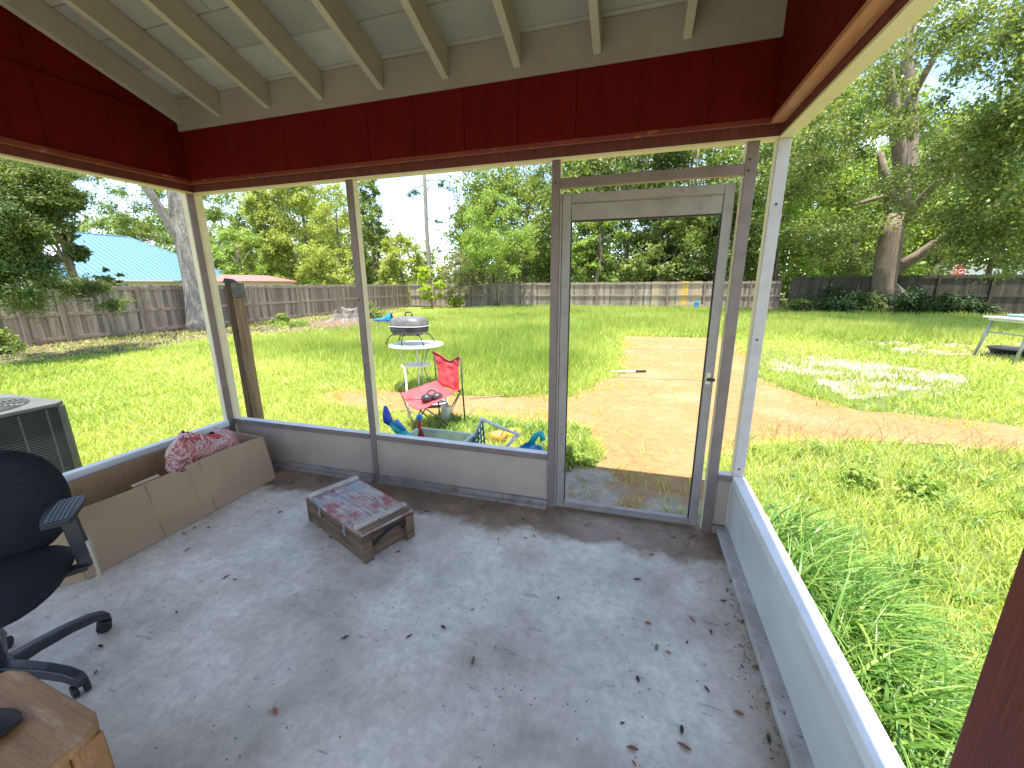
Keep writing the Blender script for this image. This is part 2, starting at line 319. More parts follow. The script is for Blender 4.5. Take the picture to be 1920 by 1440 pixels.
def b_apron(t,p,l):
    v=N(t,'ShaderNodeNewGeometry').outputs['Position']
    a=ramp(t,l,noise(t,l,v,6,9,.75),[(.3,(.17,.145,.11)),(.5,(.32,.28,.225)),(.7,(.46,.41,.34))])
    a=mix(t,l,rng(t,l,noise(t,l,v,2.5,6),.52,.6,0,.8),a,(.30,.17,.08)); l(a,p.inputs['Base Color']); p.inputs['Roughness'].default_value=1.; p.inputs['Specular IOR Level'].default_value=.15
M['apron']=posmat('dusty_step_concrete',b_apron)
sheet('doorstep',poly_np([(2.7,.065),(3.95,.065),(3.93,.45),(3.5,.62),(3.1,.82),(2.7,.86)]),GZ+.014,M['apron'],'dusty grey concrete apron just outside the screen door')
# ------------------------------------------------------------------ porch building
YB=-.06; XL=.06; XR=3.81; ZB=2.19; ZT=2.25; SL=math.tan(R(19)); ZRED=2.573; ZDK=2.768; ZRB=2.617
YR=-3.0
porch=thing('screened_porch','red and white screened porch with open rafters, white posts and low kneewalls','porch')
def siding(mb,axis,c0,c1,pos,zlo,zfun,face,th=.05,grooves=()):
    """vertical board siding slab made of boards with real gaps between them"""
    cuts=[c0]+sorted(g for g in grooves if c0<g<c1)+[c1]
    for a,b in zip(cuts[:-1],cuts[1:]):
        a2,b2=a+.0018,b-.0018
        if axis=='x': vs=[(a2,pos,zlo),(b2,pos,zlo),(b2,pos,zfun(b2)),(a2,pos,zfun(a2))]; off=(0,face*th,0)
        else: vs=[(pos,a2,zlo),(pos,b2,zlo),(pos,b2,zfun(b2)),(pos,a2,zfun(a2))]; off=(face*th,0,0)
        o=[(v[0]+off[0],v[1]+off[1],v[2]+off[2]) for v in vs]
        mb.add(vs+o,[(0,1,2,3),(7,6,5,4),(0,4,5,1),(1,5,6,2),(2,6,7,3),(3,7,4,0)])
    return mb
# front (far) wall
fw=MB().box(-.06,W_+.06,-.044,.05,ZT,ZDK+.05).build('front_wall',M['redtrim'],porch)
fw['label']='front wall of the porch, dark red header over white screen frames'
siding(MB(),'x',XL,XR,YB,ZT+.004,lambda s:ZRED+.03,1,.014,[1.29+.32*k for k in range(-4,9)]).build('red_siding',M['red'],fw)
MB().box(-.055,W_+.055,-.058,-.0445,ZT-.022,ZT+.012).build('header_trim',M['redtrim'],fw,bevel=.006)
MB().box(-.06,W_+.06,-.002,.052,ZB,ZT-.001).build('head_channel',M['maroon'],fw)
MB().box(-.05,W_+.05,.0,.055,ZB-.012,ZB-.001).build('cream_soffit_strip',M['cream'],fw)
def post_x(x0,x1,z0,z1,par,y0=0,y1=.052,m='alu'):
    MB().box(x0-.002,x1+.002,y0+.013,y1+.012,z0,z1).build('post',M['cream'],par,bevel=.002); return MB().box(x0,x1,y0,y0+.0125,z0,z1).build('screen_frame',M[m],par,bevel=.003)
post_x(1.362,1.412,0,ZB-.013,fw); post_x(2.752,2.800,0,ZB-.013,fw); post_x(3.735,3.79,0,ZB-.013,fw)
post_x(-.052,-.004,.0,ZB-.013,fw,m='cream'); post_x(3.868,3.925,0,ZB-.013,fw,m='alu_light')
for a,b in ((0,1.361),(1.413,2.751),(3.791,3.867)):
    MB().box(a,b,.004,.062,.345,.392).build('sill',M['white_sill'],fw,bevel=.003); MB().box(a,b,-.004,.0035,.350,.3915).build('sill_face',M['alu'],fw,bevel=.002)  # front strip puts the sill's backlit side into a darker colour
    MB().box(a,b,.018,.034,.052,.344).build('kneewall_panel',M['panel'],fw)
    mbb=MB().box(a,b,-.004,.05,.0,.05)
    if b-a>.5: mbb.box(a,b,-.035,-.0045,0,.02)
    mbb.build('base_plate',M['frontplate'],fw,bevel=.003)
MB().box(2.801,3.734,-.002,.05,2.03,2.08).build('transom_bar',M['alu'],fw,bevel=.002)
# screw heads and splice plate
for x,z in ((3.752,2.095),(3.752,2.045),(3.895,1.88),(3.895,1.2),(3.895,.44),(2.775,2.06),(1.385,1.4)):
    MB().add([(x+.006*math.cos(k*1.0472),-.003,z+.006*math.sin(k*1.0472)) for k in range(6)]+[(x+.006*math.cos(k*1.0472),0.001,z+.006*math.sin(k*1.0472)) for k in range(6)],[(0,1,2,3,4,5)]+[(k,6+k,6+(k+1)%6,(k+1)%6) for k in range(6)]).build('screw',M['black'],fw)
# door (hinged at left, standing slightly open outwards)
dr=empty('door',(2.815,.028,0),R(1.2)); dr.parent=porch; dr['label']='narrow white aluminium screen door with open middle, slightly ajar'
DW=.895; DZ0,DZ1=.012,2.0
MB().box(0,.05,-.016,.016,DZ0,DZ1).build('stile',M['alu_door'],dr,bevel=.003)
MB().box(DW-.05,DW,-.016,.016,DZ0,DZ1).build('stile',M['alu_door'],dr,bevel=.003)
MB().box(.051,DW-.051,-.016,.016,DZ1-.05,DZ1).build('rail',M['alu_door'],dr,bevel=.003)
MB().box(.051,DW-.051,-.016,.016,DZ0,DZ0+.045).build('rail',M['alu_door'],dr,bevel=.003)
MB().box(.056,DW-.056,-.022,.020,DZ1-.145,DZ1-.056).build('screen_roller_housing',M['alu_door'],dr,bevel=.006)
MB().box(.051,DW-.051,-.010,.010,DZ1-.153,DZ1-.146).box(.0505,.056,-.008,.008,DZ0+.046,DZ1-.153).box(DW-.056,DW-.0505,-.008,.008,DZ0+.046,DZ1-.153).build('gasket',M['black'],dr)
lt=MB().box(DW-.043,DW-.017,-.021,-.017,.93,1.0).build('latch',M['chrome'],dr,bevel=.001)
MB().box(DW-.036,DW+.006,-.034,-.0215,.952,.968).build('bolt',M['black'],lt,bevel=.002)
MB().box(-.012,-.002,-.02,.02,DZ0,DZ1).build('hinge_strip',M['alu_door'],dr)
# side walls
lw=MB().box(-.055,.045,YR,-.065,ZT,ZT+.12).build('left_wall',M['redtrim'],porch); lw['label']='left wall of the porch with red board gable'
zg=lambda y: ZDK-SL*(y-YB)-.01
siding(MB(),'y',YR,YB+.008,.046,ZT+.004,lambda s:2.60,1,.014,[-.17-.325*k for k in range(9)]).build('red_siding',M['red'],lw)
siding(MB(),'y',YR,YB-.16,.046,2.642,lambda s:zg(s),1,.014,[-.17-.325*k for k in range(9)]).build('gable_siding',M['red'],lw)
MB().box(.046,.075,YR,YB-.075,2.601,2.641).build('batten',M['red'],lw,bevel=.004)
MB().box(.0455,.068,YR,-.0645,ZT-.022,ZT+.012).build('header_trim',M['redtrim'],lw,bevel=.006)
MB().box(-.052,.002,YR,-.003,ZB,ZT-.001).build('head_channel',M['maroon'],lw)
MB().box(-.055,0,YR,-.001,ZB-.012,ZB-.001).build('cream_soffit_strip',M['cream'],lw)
siding(MB(),'y',YR,YB+.008,.018,2.372,lambda s:zg(s)-.01,1,.026,[]).build('gable_backing',M['redtrim'],lw)
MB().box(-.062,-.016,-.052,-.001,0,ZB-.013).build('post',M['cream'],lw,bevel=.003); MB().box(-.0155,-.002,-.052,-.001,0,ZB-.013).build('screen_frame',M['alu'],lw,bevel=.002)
MB().box(-.056,.004,YR,-.053,.345,.392).build('sill',M['white_sill'],lw,bevel=.003)
MB().box(-.034,-.018,YR,-.053,.052,.344).build('kneewall_panel',M['panel'],lw)
MB().box(-.05,.004,YR,-.053,0,.05).build('base_plate',M['dirtyplate'],lw,bevel=.003)
rw=MB().box(XR+.016,W_+.055,YR,-.065,ZT,ZT+.12).build('right_wall',M['redtrim'],porch); rw['label']='right wall of the porch with pale grey kneewall and red header'
siding(MB(),'y',YR,YB+.008,XR,ZT+.004,lambda s:zg(s),1,.014,[-.30-.2*k for k in range(12)]).build('red_siding',M['red'],rw)
siding(MB(),'y',YR,YB+.008,XR+.0165,2.372,lambda s:zg(s)-.01,1,.026,[]).build('gable_backing',M['redtrim'],rw)
MB().box(XR-.002,W_-.001,YR,-.0645,ZT-.024,ZT-.001).build('header_trim',M['trim_r'],rw,bevel=.004)
MB().box(W_,W_+.055,YR,-.003,ZB,ZT-.001).build('head_channel',M['maroon'],rw)
MB().box(W_+.0,W_+.062,YR,-.001,ZB-.012,ZB-.001).build('cream_soffit_strip',M['cream'],rw)
YE=-1.72
MB().box(W_-.004,W_+.064,YE,-.001,.345,.392).build('sill',M['white_sill'],rw,bevel=.003)
MB().box(W_+.008,W_+.026,YE,-.001,.042,.344).build('kneewall_panel',M['panel_r'],rw)
MB().box(W_-.05,W_+.052,YE,-.004,0,.04).build('base_plate',M['dirtyplate'],rw,bevel=.004)
# roof
rf=MB()
ey=.48; zt=lambda y: ZDK-SL*(y-YB)
rf.add([(-.32,ey,zt(ey)+.03),(4.02,ey,zt(ey)+.03),(4.02,YR,zt(YR)+.03),(-.32,YR,zt(YR)+.03)]+[(-.32,ey,zt(ey)+.07),(4.02,ey,zt(ey)+.07),(4.02,YR,zt(YR)+.07),(-.32,YR,zt(YR)+.07)],[(0,3,2,1),(4,5,6,7),(0,1,5,4),(1,2,6,5),(2,3,7,6),(3,0,4,7)])
roof=rf.build('roof',M['shingle'],porch)
dk=MB(); y=YB-.075; first=True; ys=[ey,.30,.12,-.0,]; 
edges=[YB-.005]; 
k=0
yb=ey
while yb>YR+.02:
    ye=max(YR,yb-.193)
    jit=0
    cuts=[-.31,4.19]
    # butt joints between boards
    js=sorted(random.uniform(.2,3.8) for _ in range(1)); cs=[-.31]+js+[4.01]
    for a,b in zip(cs[:-1],cs[1:]):
        dz=random.uniform(0,.003)
        y0,y1=ye+.006,yb-.002
        vs=[(a+.002,y0,zt(y0)+dz),(b-.002,y0,zt(y0)+dz),(b-.002,y1,zt(y1)+dz),(a+.002,y1,zt(y1)+dz)]
        vs+= [(q[0],q[1],q[2]+.024) for q in vs]
        dk.add(vs,[(0,1,2,3),(7,6,5,4),(0,4,5,1),(1,5,6,2),(2,6,7,3),(3,7,4,0)])
    yb=ye
dk.build('ceiling_board',M['deck'],roof)['label']='white painted ceiling boards with dark joints'
def rafter(xc,wd=.04):
    h=ZDK-ZRB; q=[]
    for x_ in (xc-wd/2,xc+wd/2):
        q+=[(x_,YB-.017,ZRB+.002),(x_,YR,ZRB-SL*(YR-YB)),(x_,YR,zt(YR)-.001),(x_,YB-.017,zt(YB-.017)-.001)]
    MB().add(q,[(0,1,2,3),(7,6,5,4),(0,4,5,1),(1,5,6,2),(2,6,7,3),(3,7,4,0)]).build('rafter',M['rafter'],roof,bevel=.002)
for xc in (.092,.465,.885,1.305,1.733,2.153,2.573,2.99,3.408): rafter(xc)
MB().box(XL+.0,XR,YB-.016,YB-.001,ZRED,ZDK+.0).build('frieze_board',M['frieze'],roof,bevel=.002)
# rough lower edge of frieze (drips of paint)
MB().box(-.34,4.04,ey,ey+.025,zt(ey)-.13,zt(ey)+.08).build('fascia',M['cream'],roof)
for xx in (-.345,4.021):
    q=[]
    for x_ in (xx,xx+.022): q+=[(x_,ey-.001,zt(ey)-.12),(x_,YR,zt(YR)-.12),(x_,YR,zt(YR)+.08),(x_,ey-.001,zt(ey)+.08)]
    MB().add(q,[(0,1,2,3),(7,6,5,4),(0,4,5,1),(1,5,6,2),(2,6,7,3),(3,7,4,0)]).build('bargeboard',M['cream'],roof)
# house wall at the right of the camera
hw=thing('house_wall','brown red wooden wall corner with casing board at the right edge','wall',(3.80,-1.78,0))
MB().box(0,.17,-.11,0,-.1,2.18).build('corner_board',M['maroon'],hw,bevel=.004)
MB().box(.012,.17,-.145,-.111,-.1,2.18).build('casing_strip',M['maroon'],hw,bevel=.003)
MB().box(.03,.17,-1.25,-.146,-.1,2.18).build('siding',M['maroon'],hw)
q=MB()
for k in range(14): q.box(-3.85+.3*k,-3.556+.3*k,-1.30,-1.26,2.2,3.75)
q.build('rear_shade_wall',M['red'],hw)  # unseen wall behind the camera, added and sized to dim the interior
# ------------------------------------------------------------------ fences
def fence(name,A,B,posts,zt_,m,label,n_out,bw=.135,special=None,zb=GZ):
    A=np.array(A,float); B=np.array(B,float); d=B-A; Ln=np.linalg.norm(d); d/=Ln; n=np.array(n_out,float); n/=np.linalg.norm(n)
    t=thing(name,label,'fence',(A[0],A[1],zb),math.atan2(d[1],d[0]))
    # local frame: x along, y = left normal
    sgn=1 if np.dot(np.array([-d[1],d[0]]),n)>0 else -1   # sgn*y = facing side towards the yard
    ps=sorted(posts)
    ed=[0]+ps+[Ln]; h=zt_-zb
    for a,b in zip(ed[:-1],ed[1:]):
        mb=MB(); x=a; mbs={}
        while x<b-.02:
            w_=min(bw*random.uniform(.92,1.05),b-x); hh=h+random.uniform(-.02,.015); g=.003*random.random()
            key=m
            if special:
                for (s0,s1,mm) in special:
                    if s0<=x<s1: key=mm
            mm_=mbs.setdefault(key,MB()); cx=x+w_/2; hw_=w_/2-.0015-g/2; yo=random.uniform(-.004,.004)
            P=[(cx-hw_,0),(cx+hw_,0),(cx+hw_,hh-.03),(cx+hw_-.025,hh),(cx-hw_+.025,hh),(cx-hw_,hh-.03)]
            mm_.add([(px_,yo-.010,pz) for px_,pz in P]+[(px_,yo+.010,pz) for px_,pz in P],[(0,1,2,3,4,5),(11,10,9,8,7,6)]+[(i,6+i,6+(i+1)%6,(i+1)%6) for i in range(6)])
            x+=w_
        for key,q in mbs.items(): q.build('board_panel',M[key],t)
        for zz in (.14,h*.5,h-.12):
            MB().box(a+.04,b-.04,min(.012*sgn,.052*sgn),max(.012*sgn,.052*sgn),zz-.045,zz+.045).build('rail',M[m],t)
    for p_ in ps: MB().box(p_-.05,p_+.05,min(.013*sgn,.115*sgn),max(.013*sgn,.115*sgn),0,h-.03).build('post',M[m],t,bevel=.005)
    return t
XF=-13.0
lp=[float(atx(px,537,XF)[1])+2 for px in (20,100,190,252,337,420,465,554,627,690,734,774)]
lp=[v for v in lp if 0<v<26.3]
fence('wooden_fence',(XF,-2),(XF,24.6),lp,1.56,'fence','grey weathered board fence on the left behind the big grey trunk',(1,0))
bp_=[float(aty(px,537,24.9)[0])-XF for px in (815,862,920,984,1052,1120,1193,1252,1321,1407)]
fence('wooden_fence',(XF+.02,24.75),(11.2,24.9),bp_,1.60,'fence','grey weathered board fence across the back with yellow and tan repair boards',(0,-1),
   special=[(bp_[6],bp_[6]+.9,'fence'),(bp_[6]+.9,bp_[6]+1.3,'newwood'),(bp_[7]+.5,bp_[7]+.75,'newwood'),(bp_[7]+.75,bp_[7]+1.05,'ywood'),(bp_[7]+1.35,bp_[7]+1.9,'newwood')])
def rfp(px): 
    A=np.array((11.2,23.6)); B=np.array((26.,19.6)); v=ray(px,530)[:2]; c=CAM[:2]; Mx=np.array([[v[0],-(B-A)[0]],[v[1],-(B-A)[1]]]); s=np.linalg.solve(Mx,A-c); return float(s[1]*np.linalg.norm(B-A))
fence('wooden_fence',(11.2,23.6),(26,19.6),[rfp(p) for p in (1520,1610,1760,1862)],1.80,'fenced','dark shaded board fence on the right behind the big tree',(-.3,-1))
# ------------------------------------------------------------------ trees
LM={}
LM['cedar']=leafmat('cedar_foliage',[(.19,.26,.06),(.36,.43,.10),(.54,.58,.17)],.45)
LM['oak']=leafmat('oak_foliage',[(.09,.15,.04),(.20,.28,.07),(.38,.45,.14)],.45)
LM['bright']=leafmat('bright_foliage',[(.16,.26,.045),(.27,.39,.08),(.42,.52,.15)],.4)
LM['dark']=leafmat('dark_foliage',[(.045,.08,.02),(.085,.135,.035),(.16,.22,.06)],.35)
LM['pale']=leafmat('pale_twigs',[(.20,.22,.11),(.30,.30,.17),(.38,.36,.24)],.3)
LM['yellow']=leafmat('yellow_foliage',[(.30,.42,.03),(.42,.55,.05),(.52,.62,.08)],.4)
LM['near']=leafmat('feathery_foliage',[(.06,.10,.03),(.12,.18,.045),(.26,.32,.075)],.35)
LM['liveoak']=leafmat('small_glossy_leaves',[(.075,.125,.035),(.18,.25,.065),(.38,.45,.15)],.42,.45,.45)
LM['ivy']=leafmat('ivy_foliage',[(.02,.045,.014),(.035,.075,.02),(.07,.13,.035)],.2)
def crown_leaves(clumps,n,size,flat=.6,upb=.6,shell=.55,aspect=.5):
    """clumps: list of (cx,cy,cz,r,rz); soft twig sprays round each clump centre, returns quads"""
    cl=np.array(clumps,float); nc=len(cl)
    # each clump is broken into twig sprays of its own
    ns=7; c=np.repeat(cl,ns,0); d=RNG.normal(size=(len(c),3)); d/=np.linalg.norm(d,axis=1)[:,None]
    sc=c[:,:3]+d*np.stack([c[:,3],c[:,3],c[:,4]],1)*(.35+.65*RNG.random(len(c)))[:,None]; sr=c[:,3]*(.22+.30*RNG.random(len(c)))
    w_=sr**2; idx=RNG.choice(len(sc),n,p=w_/w_.sum())
    ax_=d+RNG.normal(size=d.shape)*.4; ax_[:,2]-=.1; ax_/=np.linalg.norm(ax_,axis=1)[:,None]
    g=RNG.normal(size=(n,3))*.55; al=RNG.normal(size=n)*.9
    P=sc[idx]+(g*np.array([1,1,.6])+ax_[idx]*al[:,None])*sr[idx][:,None]
    nm=d[idx]*.5+RNG.normal(size=(n,3))*.7; nm[:,2]+=upb; nm/=np.linalg.norm(nm,axis=1)[:,None]
    t=np.cross(nm,RNG.normal(size=(n,3))); t/=np.linalg.norm(t,axis=1)[:,None]; b=np.cross(nm,t)
    s=size*(.6+.8*RNG.random(n))[:,None]; a=s*aspect
    Q=np.stack([P-t*s*.5,P+b*a*.5,P+t*s*.5,P-b*a*.5],1)
    rn=np.clip(RNG.random(n)*.5+.5*RNG.random(len(sc))[idx],0,1)
    return Q,rn
def make_clumps(cx,cy,z0,z1,rad,k,kind='round',cr=.30):
    out=[]
    for i in range(k):
        for _ in range(40):
            u=random.random(); z=z0+(z1-z0)*u; a=random.uniform(0,2*math.pi)
            if kind=='round': prof=math.sqrt(max(0.02,1-(2*u-1)**2))**.8
            elif kind=='cone': prof=(1-u)**.75*.95+.10
            elif kind=='dome': prof=math.sqrt(max(.03,1-u**2))
            else: prof=1
            r=rad*prof*math.sqrt(random.uniform(.15,1)); break
        c=rad*cr*random.uniform(.6,1.25)*(.55+.45*prof)
        out.append((cx+r*math.cos(a),cy+r*math.sin(a),z,c,c*random.uniform(.5,.8)))
    return out
def limb_mb(mb,p,q,r0,r1,n=7,wig=.08,seg=5):
    p,q=np.array(p,float),np.array(q,float); L_=np.linalg.norm(q-p); pts=[];rs=[]
    for i in range(seg+1):
        t=i/seg; o=np.array([random.uniform(-1,1) for _ in range(3)])*wig*L_*math.sin(math.pi*t)*.6
        pts.append(p+(q-p)*t+o+np.array([0,0,.08*L_*math.sin(math.pi*t)])); rs.append(r0+(r1-r0)*t)
    mb.tube(pts,rs,n,caps=True); return pts
def tree(name,label,x,y,h,rad,z0,k,n,size,lm,bark='bark2',tr=.15,kind='round',cr=.3,group=None,cat='tree',upb=.6,shell=.5,limbs=8,cz=GZ):
    t=thing(name,label,cat,(x,y,cz),0,group)
    k=int(k*1.7); n=int(n*1.35); size=size*1.12; cl=make_clumps(0,0,z0,h,rad,k,kind,cr)
    mb=MB(); top=h*.85
    pts=[(0,0,-.1),(random.uniform(-.1,.1),random.uniform(-.1,.1),h*.3),(random.uniform(-.2,.2),random.uniform(-.2,.2),h*.6),(0,0,top)]
    mb.tube(pts,[tr*1.25,tr,tr*.6,tr*.15],8)
    tk=mb.build('trunk',M[bark],t,smooth=True)
    lb=LB()
    for c in random.sample(cl,min(limbs,len(cl))): limb_mb(lb,(0,0,max(.3,c[2]*.6)),c[:3],tr*.35,tr*.08)
    lb.build('limb',M[bark],tk,smooth=True)
    Q,rn=crown_leaves(cl,n,size,upb=upb,shell=shell); quads('crown',Q,LM[lm],rn,t)
    return t
# big grey forked trunk at the left fence
tg=thing('tree','big grey forked trunk standing against the left fence','tree',(-12.35,8.75,GZ))
mb=MB(); mb.tube([(0,0,-.1),(0,.0,.35),(-.03,.05,1.0),(-.05,.1,2.0),(0,.05,3.2),(.0,.1,3.8),(.02,.1,5.2),(.1,.15,7.5),(.1,.2,9.5)],[.62,.47,.42,.40,.39,.45,.36,.30,.2],16)
tk=mb.build('trunk',M['bark'],tg,smooth=True)
mb=MB(); mb.tube([(-.05,-.0,2.7),(-.1,-.30,3.5),(-.25,-.72,4.7),(-.5,-1.3,6.4),(-.8,-2.0,8)],[.20,.15,.135,.12,.09],10); mb.build('limb',M['bark'],tk,smooth=True)
cl=make_clumps(-.3,-1.,7.6,12,3.2,26,'round'); Q,rn=crown_leaves(cl,7000,.16); quads('crown',Q,LM['oak'],rn,tg)
# near-left overhanging tree
tn=thing('tree','leafy dark green tree hanging over the left fence at the picture edge','tree',(-11.5,.2,GZ))
tk=MB().tube([(0,0,-.1),(.05,.1,1.2),(.1,.1,2.6),(0,.2,4.5)],[.24,.18,.15,.06],10).build('trunk',M['bark2'],tn,smooth=True)
cl=[]; lb=LB()
def spray(c,cl,tip,r0,k,cr,sag=.25):
    c=np.array(c,float); tip=np.array(tip,float)
    limb_mb(lb,c,tip,.06,.012)
    for i in range(k):
        u=random.uniform(.25,1.03); p=c+(tip-c)*u+np.array([random.uniform(-1,1),random.uniform(-1,1),random.uniform(-.6,.5)])*r0*(1.1-u*.6); rr=cr*random.uniform(.6,1.2); cl.append((p[0],p[1],p[2],rr,rr*.35))
for tip in ((2.3,3.7,4.75),(.9,3.0,3.6)): spray((0,.1,2.6),cl,tip,.22,7,.25)
for px,py,xx,n_ in ((0,330,-9,9),(50,330,-9,9),(105,325,-9,4),(160,325,-9.4,2),(5,385,-9,9),(45,380,-9,8),(90,375,-9,3),(0,445,-9,9),(35,435,-9,7),(0,500,-9,9),(0,505,-9,5),(0,540,-9,3),(55,548,-10,3),(110,548,-10,2),(160,548,-10.4,2),(215,550,-10.6,2)):
    v=atx(px,py,xx); 
    for _ in range(n_): rr=.42*random.uniform(.6,1.2); cl.append((v[0]+11.5+random.gauss(0,.25),v[1]-.2+random.gauss(0,.28),v[2]+.1+random.gauss(0,.16),rr,rr*.4))
lb.build('limb',M['bark2'],tk,smooth=True)
Q,rn=crown_leaves(cl,100000,.075,upb=.9,shell=.3,aspect=.32); quads('crown',Q,LM['near'],rn,tn)
def T(px,y,h,rad,z0,k,n,size,lm,label,name='tree',**kw):
    x=float(aty(px,530,y)[0]); return tree(name,label,x,y,h,rad,z0,k,n,size,lm,group='trees beyond the fences',**kw)
def TX(px,x,h,rad,z0,k,n,size,lm,label,name='tree',**kw):
    y=float(atx(px,530,x)[1]); return tree(name,label,x,y,h,rad,z0,k,n,size,lm,group='trees beyond the fences',**kw)
# beyond the left fence
TX(135,-17,5.8,.9,2.5,22,9000,.12,'dark','dark evergreen behind the fence left of the blue roofed house')
TX(205,-56,9.2,4,1,22,4000,.3,'oak','tree behind the blue roof ridge')
TX(60,-56,10.5,5,1,22,4000,.32,'oak','tree far left behind the pale side of the blue roofed house')
TX(262,-56,9.6,4,1,22,4500,.3,'bright','pale green tree behind the right slope of the blue roof')
TX(283,-46,13.2,3.2,6.2,18,6000,.22,'oak','thin pine with open airy crown just left of the grey forked trunk',name='pine_tree',tr=.07)
TX(345,-52,10,5,1,24,4200,.34,'oak','tree seen behind the grey forked trunk')
TX(400,-34,9.6,3.0,1.0,26,6500,.2,'oak','dark tree just right of the corner post of the porch')
TX(435,-40,11.5,3.2,3.0,22,5000,.22,'oak','tall tree with sky behind it above the red roof')
TX(455,-28,6.0,2.4,.5,20,5500,.17,'bright','round shrubby tree above the red roof')
TX(205,-16.2,2.45,.5,1.3,9,900,.09,'dark','small sapling in front of the blue roof',tr=.03,limbs=5)
# cedars in the back left corner
T(510,26.5,10.0,2.6,.3,60,22000,.17,'cedar','bright cedar, leftmost of the cedars in the back corner',name='cedar_tree',kind='cone',shell=.3)
T(585,29,13.5,3.6,.5,66,24000,.19,'cedar','tall bright cedar left of the second porch post',name='cedar_tree',kind='dome',shell=.3)
T(645,27.5,9.6,2.7,.3,46,14000,.17,'cedar','bushy cedar directly behind the second porch post',name='cedar_tree',kind='dome',shell=.3)
T(705,28,10.6,2.1,.4,44,14000,.17,'oak','darker pointed cedar just right of the second porch post',name='cedar_tree',kind='cone',shell=.3)
T(755,27,5.4,2.2,.3,32,11000,.16,'cedar','low round cedar left of the bare pine trunk',name='cedar_tree',kind='dome',shell=.3)
T(540,36,14,5.5,1,44,12000,.28,'oak','tree far behind the leftmost cedars')
# tall bare pine
tp=thing('pine_tree','tall bare pine trunk with broken twigs against the clouds','tree',(float(aty(806,530,27.5)[0]),27.5,GZ))
tk=MB().tube([(0,0,-.1),(.03,0,3),(-.03,0,6),(.03,0,9),(0,0,13)],[.2,.17,.15,.13,.08],9).build('trunk',M['bark'],tp,smooth=True)
lb=LB(); cl=[]
for z_,dx,dz in ((8.6,1.6,.5),(8.2,-1.0,.4),(6.6,1.1,-.3),(9.3,2.0,-.7),(10.3,-1.6,.4),(9.0,-1.3,-.6)):
    limb_mb(lb,(0,0,z_),(dx,random.uniform(-.5,.5),z_+dz),.045,.012,6,.15); cl.append((dx,0,z_+dz,.30,.2)); cl.append((dx*.7,.1,z_+dz*.6,.22,.15))
lb.build('limb',M['bark'],tk,smooth=True); Q,rn=crown_leaves(cl,900,.13); quads('crown',Q,LM['dark'],rn,tp)
T(860,23.6,3.6,1.3,.6,20,5500,.10,'pale','pale twiggy shrub behind the grill at the back fence',name='shrub',cat='shrub',kind='round',tr=.05,shell=.2)
T(808,22.5,2.9,.95,.6,16,3200,.12,'yellow','yellow green vine covered sapling at the back fence left of the twiggy shrub',name='sapling',cat='sapling',kind='round',tr=.06)
T(850,23.4,.9,.65,.15,8,1500,.12,'yellow','low yellow green bush at the foot of the back fence',name='bush',cat='bush',kind='dome',tr=.02)
# multi-stem tree in front of back fence
ms=thing('tree','light green multi stemmed tree in front of the back fence left of the door post','tree',(float(aty(932,575,23.2)[0]),23.2,GZ))
mb=LB(); cl=[]
for i in range(7):
    a=i*.9; tip=(1.3*math.cos(a),1.0*math.sin(a),random.uniform(3.2,4.4)); limb_mb(mb,(.12*math.cos(a),.12*math.sin(a),-.05),tip,.055,.02,6,.06); cl.append((*tip,1.0,.7))
mb.build('trunk',M['bark2'],ms,smooth=True)
cl+=make_clumps(0,0,2.2,7.0,2.6,44,'dome',.26); Q,rn=crown_leaves(cl,20000,.13); quads('crown',Q,LM['bright'],rn,ms)
T(985,30,13.5,4.6,2.5,50,15000,.22,'oak','large oak rising behind the multi stemmed tree')
T(905,31,8.5,3,1,30,8000,.22,'oak','dark tree behind the twiggy shrub')
T(1060,33,15,4.5,1,44,13000,.24,'oak','tall wood edge tree at the hinge side of the door')
T(1120,27.5,6.4,1.7,.4,26,8000,.16,'bright','bright sunlit young tree seen through the door',name='young_tree')
T(1170,32,15,4.5,1.5,46,13000,.24,'dark','dark tree behind the bright young tree',bark='bark')
T(1235,29,7.5,2.6,.3,30,8000,.19,'oak','mid green tree above the fence posts seen through the door')
T(1285,33,15.5,5,1.5,48,14000,.24,'oak','tall tree in the upper right of the door opening',bark='bark')
T(1345,28,7.5,2.6,.3,30,8000,.19,'dark','dark low tree behind the door latch stile')
T(1400,32,13,4.2,1,42,12000,.23,'oak','tall tree seen between the door post and the corner post')
T(1455,29,7.0,2.7,.2,30,9000,.2,'bright','sunlit yellow green tree just right of the corner post')
T(1520,36,16,5,1,46,12000,.27,'bright','sunlit tall tree far behind the left limbs of the big tree')
T(1590,33,9,4,.6,34,9000,.24,'bright','light green tree behind the left side of the big trunk')
T(1740,38,13,5,2.5,38,9000,.27,'bright','pale green tree far behind the leaning limb')
T(1850,36,14,5,3.4,40,9000,.27,'oak','tree above the stop sign at the right')
T(1930,33,13,4.5,2.6,40,9000,.27,'oak','tree at the far right picture edge beyond the fence')
for i,(px,yy,hh) in enumerate(((1100,46,17),(1230,47,18),(1370,46,18),(960,47,14),(1480,48,18),(1640,50,17),(660,48,11),(470,52,11))):
    T(px,yy,hh,6.5,.5,34,7000,.36,'dark' if i%2 else 'oak','deep background tree of the wood, '+['behind the hinge stile of the door','behind the middle of the door opening','behind the latch side of the door','behind the multi stemmed tree','behind the right corner post','behind the big spreading trunk','behind the second porch post','above the distant red roof'][i])
cl=[]
for i in range(230):
    x_=-75+i*.62; y_=57+random.uniform(-3,3)+(8 if x_<-30 else 0)
    for _ in range(2):
        rr=random.uniform(1.2,2.3); cl.append((x_+random.uniform(-1,1),y_+random.uniform(-1,1),random.uniform(.2,(5.5 if x_<-14 else 10)*(.8+.3*math.sin(i*.7))),rr,rr*.7))
